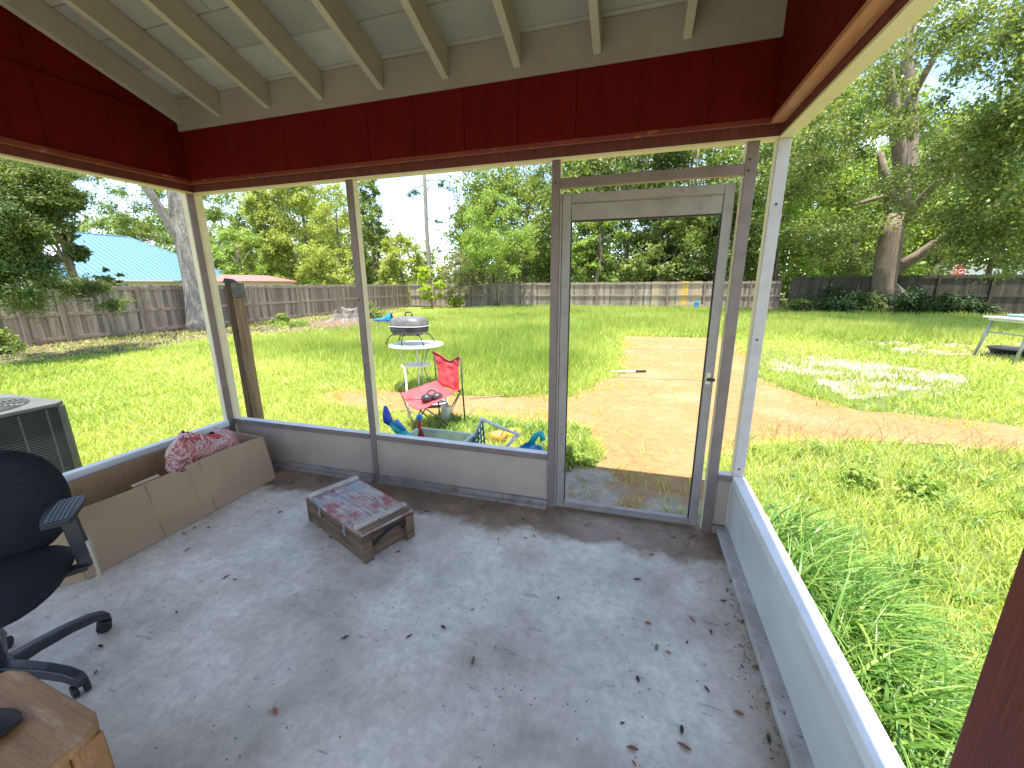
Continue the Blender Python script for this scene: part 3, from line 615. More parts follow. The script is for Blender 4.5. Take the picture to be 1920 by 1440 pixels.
Q,rn=crown_leaves(cl,52000,.62,shell=.3); tag(quads('far_woods',Q,LM['oak'],rn),'far off line of woods closing the view beyond the back fence','woods',kind='stuff')
# big spreading tree right
tb=thing('tree','big spreading tree with brown trunk and long limbs on the right','tree',(15.95,22.4,GZ))
def W(px,py,y): v=aty(px,py,y); return (float(v[0]-15.95),float(v[1]-22.4),float(v[2]-GZ))
trk=MB(); trk.tube([W(1650,592,22.4),(-.1,0,.5),W(1656,540,22.4),W(1662,500,22.4),W(1672,440,22.4),W(1680,400,22.4)],[.8,.58,.52,.5,.46,.44],14)
tk=trk.build('trunk',M['bark2'],tb,smooth=True)
lb=LB()
lb.tube([W(1680,402,22.4),W(1692,340,22.4),W(1686,280,22.3),W(1676,215,22),W(1672,170,22),W(1660,90,21)],[.36,.3,.27,.25,.2,.12],10)
lb.tube([W(1684,405,22.4),W(1704,300,22.8),W(1708,200,23),W(1700,110,23),W(1715,20,23)],[.36,.32,.28,.22,.14],10)
lb.tube([W(1676,400,22.4),W(1658,330,22.2),W(1650,285,22)],[.28,.2,.12],9)
lb.tube([W(1660,515,22.4),W(1720,480,22.2),W(1770,445,21.6),W(1840,400,21)],[.30,.24,.2,.12],9)
lb.tube([W(1682,430,22.4),W(1730,370,21.6),W(1800,300,20.6),W(1880,230,19.5)],[.2,.17,.14,.08],9)
lb.tube([W(1672,362,22.4),W(1630,375,21.8),W(1590,388,21.2)],[.12,.09,.04],8)
lb.tube([W(1706,190,23),W(1750,110,22),W(1800,40,21)],[.16,.12,.06],8)
lb.build('limb',M['bark2'],tk,smooth=True)
cl=[]
def CL(px,py,y,n_,sp,r):
    if 1590<px<1790 and y<24: y=25.2; n_=int(n_*.7)
    c=W(px,py,y)
    for _ in range(n_): 
        rr=r*random.uniform(.6,1.3); cl.append((c[0]+random.gauss(0,sp),c[1]+random.gauss(0,sp),c[2]+random.gauss(0,sp*.55),rr,rr*.45))
for a in ((1560,170,20,10,1.2,.9),(1500,260,20,10,1.1,.85),(1545,330,21,11,1.1,.9),(1600,250,21,9,1.0,.8),(1480,340,21,8,.9,.8),(1620,130,20,10,1.2,.9),(1660,50,19,10,1.3,1.),(1590,430,23,9,1.0,.8),(1530,440,23,9,1.0,.8),(1780,350,19,11,1.2,.9),(1860,400,18,12,1.2,.9),(1820,440,18,10,1.1,.8),(1900,330,17,11,1.2,.9),(1850,250,17,11,1.3,.9),(1780,240,20,9,1.1,.8),(1910,200,16,9,1.2,.8),(1760,470,20,8,.9,.7),(1720,20,18,8,1.2,.9),(1910,470,17,8,.8,.6),(1870,120,16,7,1.1,.8),(1920,60,15,8,1.2,.8),(1750,130,20,5,1,.8),(1640,200,21,6,.8,.7),(1730,290,21,5,.8,.7),(1700,-60,17,9,1.5,1.),(1600,40,19,8,1.2,.9),(1850,-40,16,9,1.5,1.),(1980,300,15,10,1.4,.9),(1990,120,14,10,1.4,.9),(1640,470,25,6,.9,.7)): CL(*a)
Q,rn=crown_leaves(cl,108000,.14,upb=.5,shell=.35); quads('crown',Q,LM['liveoak'],rn,tb)
# ivy / undergrowth under the right tree
def bush(name,label,x,y,rx,h,k,n,size,lm,cat='bush',group=None):
    t=thing(name,label,cat,(x,y,GZ),0,group); cl=[]
    for _ in range(k):
        a=random.uniform(0,6.283); r=rx*math.sqrt(random.random()); c=rx*.4*random.uniform(.6,1.2); cl.append((r*math.cos(a),r*math.sin(a)*.6,max(.03,h*random.random()*(1-.5*(r/rx)**2)),c,c*.6))
    mb=LB()
    for c in cl[:4]: limb_mb(mb,(c[0]*.3,c[1]*.3,-.02),c[:3],.012,.005,5,.1,3)
    mb.build('stem',M['bark2'],t); Q,rn=crown_leaves(cl,n,size); Q[:,:,2]=np.maximum(Q[:,:,2],.0); quads('foliage',Q,LM[lm],rn,t); return t
for (px,py,rx,h,lab,lm) in ((1700,575,1.5,1.5,'dark ivy bush at the foot of the big right trunk','ivy'),(1760,580,1.4,1.2,'dark bush right of the big trunk','ivy'),(1600,545,1.2,1.2,'vine clump on the dark fence left of the big trunk','ivy'),(1500,570,1.0,.7,'low weeds along the fence right of the corner post','oak'),(1640,560,.8,.8,'low leafy bush left of the big trunk foot','oak'),(1820,585,1.0,.7,'shaded low bush near the right fence post','ivy')):
    p=aty(px,540,21.8 if px>1550 else 23); bush('bush',lab,p[0],p[1],rx,h,16,4500,.11,lm)
bush('vine','leafy vine hanging over the top of the dark fence',float(aty(1550,530,22.5)[0]),22.5,1.6,1.9,12,3500,.12,'ivy',cat='vine')
q=atz(700,598); bush('bush','dark leafy bush right of the stump',q[0],q[1],.55,.75,14,2600,.07,'oak')
q=atz(515,607); bush('bush','small bright green bush at the left fence behind the wood post',q[0]+.4,q[1],.42,.42,12,1600,.08,'bright')
q=atz(8,660); bush('bush','green bush at the left picture edge before the fence',q[0]+.2,q[1]-.1,.55,.7,14,3000,.08,'oak')
q=atz(547,612); bush('weed','sprawling light green weed beside the stump soil',q[0],q[1],.6,.2,12,1500,.07,'bright',cat='weed')
q=atz(1050,872); bush('weed','leafy weed clump outside the door post',q[0]+.02,q[1],.28,.16,14,1500,.045,'bright',cat='weed')
q=atz(1660,925); bush('weed','broad leaved weed in the grass right of the porch',q[0],q[1],.3,.16,12,900,.05,'bright',cat='weed')
# ------------------------------------------------------------------ far buildings
def b_blue(t,p,l):
    v=N(t,'ShaderNodeNewGeometry').outputs['Position']; p.inputs['Base Color'].default_value=(.115,.235,.33,1); p.inputs['Roughness'].default_value=.35; p.inputs['Metallic'].default_value=.0
    p.inputs['Specular IOR Level'].default_value=.8
M['bluemetal']=posmat('blue_metal_roofing',b_blue)
M['whitemetal']=mat('pale_metal_and_roof_glare',(.75,.78,.82),rough=.4)
M['creamwall']=mat('cream_wall',(.62,.58,.42),(.55,.5,.36),rough=.8)
M['redroof']=mat('faded_red_roofing',(.55,.16,.14),(.45,.12,.10),rough=.5)
bh=thing('house','house with bright blue ribbed metal hip roof behind the left fence','house',(-30,20,GZ))
E1=(-30,13.3,2.05);E2=(-30,26.0,2.05);E3=(-42,26,2.05);E4=(-42,13.3,2.05);R1=(-36,17.6,5.35);R2=(-36,21.2,5.35)
def face_ribs(mb,base0,base1,top0,top1,nr,w_=.06,h_=.05):
    b0,b1,t0,t1=[np.array(q,float) for q in (base0,base1,top0,top1)]
    mb.add([b0,b1,t1,t0] if np.linalg.norm(t1-t0)>.01 else [b0,b1,t0],[(0,1,2,3)] if np.linalg.norm(t1-t0)>.01 else [(0,1,2)])
    n=np.cross(b1-b0,t0-b0); n/=np.linalg.norm(n); n*= 1 if n[2]>0 else -1
    up=np.cross(n,(b1-b0)); up/=np.linalg.norm(up); up*= 1 if up[2]>0 else -1
    e=(b1-b0); eL=np.linalg.norm(e); e/=eL; H=(t0-b0)@up; s0=(t0-b0)@e; s1=(t1-b0)@e
    for i in range(1,nr):
        s=eL*i/nr
        hh=H*min(1, s/s0 if s<s0 else 1, (eL-s)/(eL-s1) if s>s1 else 1)
        p0=b0+e*s+n*h_/2; mb.bar(p0,p0+up*hh*.99,w_,h_,up=tuple(n))
ox=lambda q:(q[0]+30,q[1]-20,q[2]-GZ)
mb=MB(); face_ribs(mb,ox(E1),ox(E2),ox(R1),ox(R2),34); mb.tube([ox(E1),ox(R1),ox(R2),ox(E2)],.09,6); rfo=mb.build('roof',M['bluemetal'],bh); rfo['label']='blue ribbed metal roof slope'
mb=MB(); face_ribs(mb,ox(E4),ox(E1),ox(R1),ox(R1),24); mb.build('roof',M['whitemetal'],bh)['label']='roof slope with sky glare painted in as white'  # sky glare on the blue roof is put in as pale metal
mb=MB(); face_ribs(mb,ox(E2),ox(E3),ox(R2),ox(R2),20); face_ribs(mb,ox(E3),ox(E4),ox(R2),ox(R1),20); mb.build('roof',M['bluemetal'],bh)
MB().box(-.05,.12,-6.75,6.05,1.98,2.14).build('gutter',M['whitemetal'],bh)
MB().box(-11.6,-.45,-6.3,5.6,0,2.15).build('wall',M['creamwall'],bh)
for yy in (-3.2,1.2): 
    wn=MB().box(-.45,-.40,yy-.5,yy+.5,.9,1.85).build('window',M['whitemetal'],bh); MB().box(-.40,-.39,yy-.43,yy+.43,.97,1.78).build('pane',M['black'],wn)
MB().prism([(-3,-.2),(-3,2.2),(.9,2.2),(.9,-.2)],2.0,2.06).build('porch_roof',M['bluemetal'],bh)
_y0=float(atx(452,525,-17)[1]); _y1=float(atx(558,525,-17)[1])
rh=thing('shed','low shed with faded red roof just behind the left fence','shed',(-17,_y0,GZ)); _w=_y1-_y0
MB().add([(0,0,1.86),(0,_w,1.86),(-1.8,_w-.5,2.22),(-1.8,.5,2.22),(-3.6,_w,1.86),(-3.6,0,1.86)],[(0,1,2,3),(3,2,4,5),(0,3,5),(1,4,2)]).build('roof',M['redroof'],rh,solid=.03)
MB().box(-3.4,-.2,.2,_w-.2,0,1.84).build('wall',M['creamwall'],rh)
wh=thing('house','white house wall glimpsed behind the stop sign','house',(float(aty(1800,505,48)[0]),50,GZ))
M['white']=mat('white_wall',(.8,.8,.78),rough=.7)
MB().box(-4,9,0,6,0,3.3).build('wall',M['white'],wh); MB().prism([(-4.5,-.5),(9.5,-.5),(9.5,6.5),(-4.5,6.5)],3.31,3.5).build('roof',M['shingle'],wh)
# stop sign
sp_=aty(1797,509,30); ss=thing('stop_sign','red STOP sign beyond the right fence, partly under leaves','sign',(float(sp_[0]),30,GZ),R(12))
hz=float(sp_[2])-GZ; M['signred']=mat('sign_red',(.5,.03,.03),(.42,.02,.02),rough=.4); M['signwhite']=mat('sign_white',(.8,.8,.8),rough=.4); M['galv']=mat('galvanised_steel',(.42,.44,.44),(.32,.34,.33),rough=.45,metal=.6)
octa=lambda r,y0,y1:[(r*math.cos(R(22.5+45*k)),y,hz+r*math.sin(R(22.5+45*k))) for y in (y0,y1) for k in range(8)]
of=[tuple(range(7,-1,-1)),tuple(range(8,16))]+[(k,(k+1)%8,8+(k+1)%8,8+k) for k in range(8)]
MB().add(octa(.46,-.02,-.015),of).build('border',M['signwhite'],ss); fc=MB().add(octa(.43,-.026,-.021),of).build('face',M['signred'],ss)
MB().box(-.04,.04,-.014,.03,0,hz+.3).build('post',M['galv'],ss)
cu=bpy.data.curves.new('t','FONT'); cu.body='STOP'; cu.size=.36; cu.align_x='CENTER'; cu.align_y='CENTER'; cu.extrude=.002
to=bpy.data.objects.new('t',cu); COL.objects.link(to); bpy.context.view_layer.update()
me=bpy.data.meshes.new_from_object(to.evaluated_get(bpy.context.evaluated_depsgraph_get())); bpy.data.objects.remove(to); me.materials.clear(); me.materials.append(M['signwhite'])
lt_=bpy.data.objects.new('lettering',me); COL.objects.link(lt_); lt_.parent=fc; lt_.location=(0,-.03,hz); lt_.rotation_euler=(R(90),0,0)
from mathutils import noise as mn
def nz3(x,y,z): return mn.noise(Vector((x,y,z)))
# ------------------------------------------------------------------ wooden post outside
M['oldwood']=mat('split_old_timber',(.30,.20,.11),(.16,.10,.055),scale=5,rough=.85,bump=1,bscale=20,stretch=(5,5,.4),c3=(.42,.31,.2),s3=3,r3=(.55,.75))
M['capwood']=mat('blackened_timber',(.03,.024,.02),(.10,.09,.08),scale=7,rough=.9,bump=1,bscale=30)
wp=thing('wooden_post','split brown timber post standing outside the left corner of the porch','post',(-.20,.36,GZ),R(28))
M['darkwood']=mat('dark_split_timber',(.075,.045,.028),(.14,.09,.055),scale=6,rough=.9,bump=1,bscale=20,stretch=(5,5,.4))
for x0,x1,y0,y1,h,mm in ((-.05,-.008,-.05,.045,1.63,'darkwood'),(-.004,.052,-.045,.05,1.50,'oldwood')):
    prof=[]
    for i in range(9):
        z=h*i/8; j=[random.uniform(-.004,.004) for _ in range(4)]; prof.append([(x0+j[0],y0+j[1],z),(x1+j[2],y0+j[1],z),(x1+j[2],y1+j[3],z),(x0+j[0],y1+j[3],z)])
    vs=[p for r in prof for p in r]; fs=[(i*4+k,i*4+(k+1)%4,i*4+4+(k+1)%4,i*4+4+k) for i in range(8) for k in range(4)]+[(3,2,1,0),(32,33,34,35)]; MB().add(vs,fs).build('timber',M[mm],wp)
MB().add([(-.06,-.06,1.631),(.02,-.06,1.631),(.02,.056,1.631),(-.06,.056,1.631),(-.045,-.04,1.672),(.0,-.04,1.665),(.0,.03,1.662),(-.045,.03,1.67)],[(3,2,1,0),(4,5,6,7),(0,1,5,4),(1,2,6,5),(2,3,7,6),(3,0,4,7)]).build('cap',M['capwood'],wp)
MB().box(-.004,.066,-.058,.06,1.501,1.63).build('bracket',mat('lichen_block',(.20,.20,.16),(.05,.05,.045),scale=12,rough=.9,bump=1,bscale=30),wp,bevel=.01)
# ------------------------------------------------------------------ air conditioner
ac=thing('air_conditioner','grey louvered outdoor air conditioner standing left of the porch','air conditioner',(-1.44,-.98,GZ))
M['acgrey']=mat('grey_green_metal',(.115,.12,.108),(.085,.09,.08),scale=5,rough=.5); M['acdark']=mat('dark_coil',(.03,.03,.03),rough=.8)
X,Y,Z0,Z1=.42,.42,.05,.73
MB().box(-.5,.5,-.5,.5,.0,.05).build('pad',M['dirtyplate'],ac,bevel=.01)
MB().box(-X+.03,X-.03,-Y+.03,Y-.03,Z0+.02,Z1-.03).build('coil',M['acdark'],ac)
lv=MB()
for k in range(31):
    z=Z0+.055+k*.0195
    for s in (-1,1):
        lv.obox((s*(X-.012),0,z),(.010,0,-.005*1),(0,Y-.045,0),(0,0,.0012)) if s>0 else lv.obox((s*(X-.012),0,z),(.010,0,.005),(0,Y-.045,0),(0,0,.0012))
        lv.obox((0,s*(Y-.012),z),(X-.045,0,0),(0,.010,-.005*s),(0,0,.0012))
for s in (-1,1):
    for k in (-3,-1.5,0,1.5,3): lv.box(s*(X-.006)-.003,s*(X-.006)+.003,k*.1-.006,k*.1+.006,Z0+.03,Z1-.04)
    for k in (-3,-1.5,0,1.5,3): lv.box(k*.1-.006,k*.1+.006,s*(Y-.006)-.003,s*(Y-.006)+.003,Z0+.03,Z1-.04)
lv.build('louver_grille',M['acgrey'],ac)
for sx in (-1,1):
    for sy in (-1,1): MB().prism([(sx*(X-.055),sy*Y),(sx*(X-.02),sy*Y),(sx*X,sy*(Y-.02)),(sx*X,sy*(Y-.055)),(sx*(X-.03),sy*(Y-.03))][::sx*sy],Z0,Z1-.031).build('corner_post',M['acgrey'],ac)
MB().prism([(-X-.008,-Y+.05),(-X+.05,-Y-.008),(X-.05,-Y-.008),(X+.008,-Y+.05),(X+.008,Y-.05),(X-.05,Y+.008),(-X+.05,Y+.008),(-X-.008,Y-.05)],Z1-.03,Z1).build('top_cover',M['acgrey'],ac,bevel=.006)
fg=MB()
for r in [.05+.03*i for i in range(11)]:
    fg.tube([(r*math.cos(a*math.pi/16),r*math.sin(a*math.pi/16),Z1+.022-.03*(r/.36)**2*.5) for a in range(33)],.003,4,caps=False)
for a in range(8): fg.tube([(0,0,Z1+.02),(.37*math.cos(a*math.pi/4),.37*math.sin(a*math.pi/4),Z1+.006)],.004,4)
MB().lathe([(.37,Z1+.001),(.37,Z1+.004),(.0,Z1+.004)],n=32,cap=False).build('fan_opening',M['acdark'],ac); fg.build('fan_guard',M['acgrey'],ac)
# ------------------------------------------------------------------ wooden crate
def b_lid(t,p,l):
    v=N(t,'ShaderNodeTexCoord').outputs['Object']; sp=N(t,'ShaderNodeMapping'); sp.inputs['Scale'].default_value=(1.2,14,1); l(v,sp.inputs[0])
    a=ramp(t,l,noise(t,l,sp.outputs[0],6,8,.7),[(.3,(.13,.09,.07)),(.48,(.40,.35,.32)),(.7,(.64,.60,.58))])
    w_=N(t,'ShaderNodeMapping'); w_.inputs['Scale'].default_value=(1.0,1.6,1); w_.inputs['Rotation'].default_value=(0,0,.5); l(v,w_.inputs[0])
    f=rng(t,l,noise(t,l,w_.outputs[0],5,8,.8),.46,.60,0,.85); a=mix(t,l,f,a,(.30,.045,.045))
    sx=N(t,'ShaderNodeSeparateXYZ'); l(v,sx.inputs[0]); g=rng(t,l,sx.outputs[0],-.05,-.16,0,1)
    g2=N(t,'ShaderNodeMath',operation='MULTIPLY'); l(g,g2.inputs[0]); l(rng(t,l,noise(t,l,v,9,4,.6),0.46,.60,0,.6),g2.inputs[1]); a=mix(t,l,g2.outputs[0],a,(.10,.22,.36))
    l(a,p.inputs['Base Color']); p.inputs['Roughness'].default_value=.8
    b=N(t,'ShaderNodeBump'); b.inputs['Distance'].default_value=.004; l(noise(t,l,sp.outputs[0],14,6),b.inputs['Height']); l(b.outputs[0],p.inputs['Normal'])
M['lid']=posmat('painted_lid_boards',b_lid)
M['cratewood']=mat('dark_crate_board',(.21,.135,.078),(.06,.038,.022),scale=6,rough=.85,bump=.8,bscale=25,stretch=(.8,.8,8),c3=(.40,.30,.2),s3=3,r3=(.55,.75))
M['slat']=mat('whitewashed_batten',(.58,.53,.47),(.34,.28,.22),scale=9,rough=.8,bump=.6,bscale=30,stretch=(6,1,1),c3=(.12,.09,.07),s3=15,r3=(.6,.68))
crt=thing('wooden_crate','old rope handled wooden crate with faded red white and blue painted lid','crate',(1.665,-.575,0),R(-23))
crt.scale=(1,1,1.12); CL_,CW,CH=.325,.165,.165   # half length (x), half width (y), height
mb=MB()
for s in (-1,1):
    mb.box(-CL_+.012,CL_-.012,s*CW-(.016 if s>0 else 0),s*CW+(0 if s>0 else .016),.008,.052)
    mb.box(-CL_+.012,CL_-.012,s*CW-(.016 if s>0 else 0),s*CW+(0 if s>0 else .016),.055,.104)
    mb.box(-CL_+.012,CL_-.012,s*CW-(.016 if s>0 else 0),s*CW+(0 if s>0 else .016),.107,.150)
mb.build('side_board',M['cratewood'],crt,bevel=.002)
for s in (-1,1): 
    xa,xb=sorted((s*(CL_-.012),s*(CL_-.03))); MB().box(xa,xb,-CW+.017,CW-.017,.008,.085).box(xa,xb,-CW+.017,CW-.017,.0855,.150).build('end_board',M['cratewood'],crt,bevel=.002)
MB().box(-CL_+.03,CL_-.03,-CW+.017,CW-.017,.003,.015).build('bottom_board',M['cratewood'],crt)
for s in (-1,1):
    for q in (-1,1):
        xa,xb=sorted((s*(CL_-.0115),s*(CL_+.012))); xa,xb=sorted((s*(CL_-.0115),s*(CL_+.020))); ya,yb_=sorted((q*(CW+.004),q*(CW-.052))); MB().box(xa,xb,ya,yb_,.002,.148).build('cleat',M['cratewood'],crt,bevel=.003)
lid=MB()
for a,b in ((-CW-.004,-.03),(-.027,.07),(.073,CW+.004)): lid.box(-CL_-.010,CL_+.014,a,b,.1515,.166)
ld=lid.build('lid',M['lid'],crt,bevel=.002)
for x in (-CL_+.02,CL_-.075): MB().box(x,x+.036,-CW-.002,CW+.002,.1665,.184).build('batten',M['slat'],ld,bevel=.003)
MB().box(CL_-.03,CL_+.016,-CW+.01,CW-.01,.1665,.172).build('end_strip',M['cratewood'],ld,bevel=.002)
M['rope']=mat('dark_rope',(.03,.022,.016),(.012,.01,.008),scale=60,rough=.9)
MB().tube([(CL_-.005,-.108,.075),(CL_+.016,-.10,.085),(CL_+.024,-.06,.112),(CL_+.026,-.02,.128),(CL_+.026,.03,.132),(CL_+.024,.07,.128),(CL_+.02,.095,.108),(CL_-.005,.10,.08)],.009,7).build('rope_handle',M['rope'],crt,smooth=True)
for x in (-.16,.14): MB().box(x,x+.018,-CW-.006,-CW-.001,.09,.155).box(x-.004,x+.022,-CW-.010,-CW-.006,.11,.125).build('hasp',M['galv'],crt)
# ------------------------------------------------------------------ cardboard box
M['card']=mat('brown_cardboard',(.42,.295,.185),(.36,.25,.155),scale=2.5,rough=.8,ramp=(.35,.7),bump=.12,bscale=14,c3=(.26,.17,.095),s3=3,r3=(.62,.8))
M['cardin']=mat('inner_cardboard',(.33,.22,.12),(.27,.18,.10),scale=3,rough=.85,stretch=(1,14,1))
bx=thing('cardboard_box','long open brown cardboard box on its side along the left kneewall','box',(.33,-.78,0))
Y0,Y1=-.60,.59
def top(y):
    v=.365+.006*math.sin(y*7)
    if -.60<=y<-.30: v-=.004
    if -.05<y<.02: v-=.030
    if y>.5: v-=.012*(y-.5)/.09
    return v
def panel(name,xb,xt,zt,m,th=.006,y0=Y0,y1=Y1,bow=0):
    ys=sorted(set([y0+(y1-y0)*i/40 for i in range(41)]+[-.0505,-.0495,.0195,.0205])); mb=MB()
    for y in ys:
        H=zt(y)
        for j in range(7):
            t=j/6; b=bow*math.sin(math.pi*t)*math.sin(math.pi*(y-y0)/(y1-y0))+.003*nz3(y*5,t*3,1)
            mb.v.append((xb+(xt-xb)*t+b,y,.004+(H-.004)*t))
    n=len(ys); mb.f=[(i*7+j,i*7+7+j,i*7+8+j,i*7+j+1) for i in range(n-1) for j in range(6)]
    return mb.build(name,m,bx,solid=th)
panel('front_panel',.245,.185,top,M['card'],bow=.008)
panel('back_panel',-.245,-.235,lambda y:.372,M['cardin'])
MB().box(-.242,.242,Y0+.01,Y1-.01,.002,.007).build('bottom_panel',M['cardin'],bx)
MB().add([(-.24,Y1,.006),(.243,Y1,.006),(.186,Y1-.01,.352),(-.234,Y1,.37)],[(0,1,2,3)]).build('end_panel',M['card'],bx,solid=.006)
MB().add([(.185,Y1-.012,.35),(.19,Y1+.004,.355),(.245,Y1+.006,.008),(.243,Y1-.002,.006),(.235,Y1-.03,.2)],[(0,1,2,3)]).build('torn_corner',M['cardin'],bx,solid=.004)
# open left end: folded flaps
MB().add([(.243,Y0-.002,.006),(.186,Y0-.002,.36),(.15,Y0-.055,.33),(.19,Y0-.075,.006)],[(0,1,2,3)]).build('flap',M['card'],bx,solid=.006)
MB().add([(.186,Y0-.078,.006),(.146,Y0-.06,.32),(.09,Y0-.02,.30),(.08,Y0-.03,.006)],[(0,1,2,3)]).build('flap',M['cardin'],bx,solid=.006)
MB().add([(-.243,Y0-.002,.006),(-.236,Y0-.002,.37),(-.05,Y0-.02,.28),(-.03,Y0-.04,.006)],[(0,1,2,3)]).build('flap',M['cardin'],bx,solid=.006)
MB().add([(.187,-.28,.367),(.187,-.14,.368),(.165,-.14,.375),(.165,-.28,.372)],[(0,1,2,3)]).build('torn_flap',M['card'],bx,solid=.006)
for y in (-.22,.10):
    mb=MB(); mb.bar((.252,y,.01),(.195,y-.01,.355),.003,.003); mb.build('crease',M['cardin'],bx)
# ------------------------------------------------------------------ feed bag
def b_bag(t,p,l):
    v=N(t,'ShaderNodeTexCoord').outputs['Object']
    wv=N(t,'ShaderNodeTexWave'); wv.inputs['Scale'].default_value=22; wv.inputs['Distortion'].default_value=9; wv.inputs['Detail'].default_value=3; wv.inputs['Detail Scale'].default_value=1.6
    mp=N(t,'ShaderNodeMapping'); mp.inputs['Rotation'].default_value=(.3,.5,.9); l(v,mp.inputs[0]); l(mp.outputs[0],wv.inputs['Vector'])
    a=ramp(t,l,wv.outputs[0],[(.25,(.34,.08,.07)),(.5,(.52,.27,.24)),(.75,(.60,.45,.43))])
    a=mix(t,l,rng(t,l,noise(t,l,v,7,4),.5,.62,0,.55),a,(.38,.10,.08)); l(a,p.inputs['Base Color']); p.inputs['Roughness'].default_value=.38
M['bag']=posmat('woven_plastic',b_bag); M['bagred']=mat('red_printed_plastic',(.55,.03,.04),rough=.35)
bg_=thing('feed_bag','crumpled pink and red woven plastic sack in the cardboard box','bag',(.32,-.50,.30))
def bagpt(u,v,k=1.0):
    a=2*math.pi*u; ph=-math.pi/2+math.pi*(.12+.80*v)
    cx,cy=math.cos(a),math.sin(a); r=math.cos(ph)**.55; z=math.sin(ph)
    x=.155*r*cx; y=.25*r*cy; zz=.17*z
    cr=abs(nz3(x*8+3,y*8,zz*8))*.15+abs(nz3(x*20,y*20,zz*20))*.04
    m=1-1.6*cr
    x*=m; y*=m*1.0; zz=zz*m
    if v>.5:
        q=(v-.5)*2; zz+=.075*q*math.exp(-((y+.10)/.12)**2)+.05*q*math.exp(-((y-.2)/.07)**2)-.03*q*math.exp(-((y-.05)/.1)**2)
    y-=.02*v
    return (x,y,zz)
mb=MB().grid(lambda u,v:bagpt(u,v),64,34); mb.build('sack',M['bag'],bg_,smooth=False,solid=.002)
mb=MB().grid(lambda u,v:(.04+.05*u,-.10+.20*v-.05*u,.185-.07*v+.02*math.sin(u*9)+.02*nz3(u*3,v*4,0)),8,10); mb.build('red_flap',M['bagred'],bg_,solid=.002)
mb=MB().grid(lambda u,v:(.165-.02*u+.012*math.sin(v*6+u*5),-.215+.03*v-.03*u+.01*math.sin(u*8),.10-.17*u),10,6); mb.build('hanging_corner',M['bag'],bg_,solid=.002)
# ------------------------------------------------------------------ office chair
M['chairfab']=mat('black_chair_fabric',(.008,.008,.011),(.014,.015,.02),scale=60,rough=.8,spec=.3); M['chairplastic']=mat('black_chair_plastic',(.014,.015,.020),(.03,.032,.04),scale=7,rough=.42,c3=(.09,.09,.085),s3=10,r3=(.66,.8))
oc=thing('office_chair','black swivel office chair with armrests and castors at the left edge','chair',(1.045,-1.865,0),R(51))
def pillow(w_,h_,t_,sq=3.2,n=36,m_=14,curve=0):
    mb=MB(); vs=[]
    for i in range(m_+1):
        ph=-math.pi/2+math.pi*i/m_; rr=max(0,math.cos(ph))**.5; zz=math.sin(ph)
        for k in range(n):
            a=2*math.pi*k/n; ca,sa=math.cos(a),math.sin(a); q=(abs(ca)**sq+abs(sa)**sq)**(-1/sq)
            x=w_*q*ca*rr; y=h_*q*sa*rr; vs.append((x,y,t_*zz+curve*(x/w_)**2))
    fs=[(i*n+k,i*n+(k+1)%n,(i+1)*n+(k+1)%n,(i+1)*n+k) for i in range(m_) for k in range(n)]
    mb.add(vs,fs); return mb
p_=pillow(.255,.25,.045); p_.v=[(x,y-.02,z+.44-.03*max(0,(-y-.12)/.13)**2*.6) for x,y,z in p_.v]; p_.build('seat',M['chairfab'],oc,smooth=True)
p_=pillow(.235,.245,.042,2.6,curve=-.045); p_.v=[(x*(1-.12*max(0,y/.245)),.225-z+.05*(y/.25),.655+y*.93) for x,y,z in p_.v]; p_.build('backrest',M['chairfab'],oc,smooth=True)
MB().tube([(0,.1,.40),(0,.27,.41),(0,.30,.5),(0,.28,.66)],.022,8).build('back_support',M['chairplastic'],oc,smooth=True)
MB().box(-.12,.12,-.12,.14,.385,.42).build('seat_plate',M['chairplastic'],oc,bevel=.01)
MB().lathe([(.028,.10),(.028,.26),(.022,.26),(.022,.385)],n=20).build('gas_column',M['chairplastic'],oc)
for s in (-1,1):
    ar=MB().bar((s*.14,.02,.405),(s*.29,.04,.405),.05,.022,).build('arm_bracket',M['chairplastic'],oc,bevel=.004)
    MB().bar((s*.29,.04,.40),(s*.268,.06,.630),.05,.022,up=(0,1,0)).build('arm_post',M['chairplastic'],oc,bevel=.005)
    pd=MB(); pd.grid(lambda u,v:(s*.262+(-.05+.1*u)*(1-.25*(2*v-1)**2),-.045+.22*v,.642+.012*math.sin(v*2.6)),4,10); pd.build('arm_pad',M['chairplastic'],oc,solid=.018)
    if s>0:
        gr=MB()
        for i in range(5):
            for j in range(14): gr.box(s*.262-.030+i*.013,s*.262-.021+i*.013,-.03+j*.0135,-.021+j*.0135,.6525+.012*math.sin((j+1)/16*2.6),.6545+.012*math.sin((j+1)/16*2.6))
        gr.build('arm_pad_studs',mat('worn_grey_studs',(.16,.18,.20),rough=.5),oc)
        M['tan']=mat('tan_plastic',(.42,.37,.29),rough=.6)
        hl=MB(); hl.tube([(.312,.02,.52),(.316,.022,.44),(.318,.024,.36),(.30,.01,.31)],.006,6); hl.tube([(.305,.06,.53),(.308,.062,.46),(.31,.062,.40)],.005,6)
        for k in range(4): hl.tube([(.312,.02,.50-.045*k),(.306,.062,.50-.045*k)],.005,5)
        hl.build('height_rail',M['tan'],oc)
MB().lathe([(.05,.075),(.055,.10),(.045,.13),(.03,.14)],n=20).build('base_hub',M['chairplastic'],oc,smooth=True)
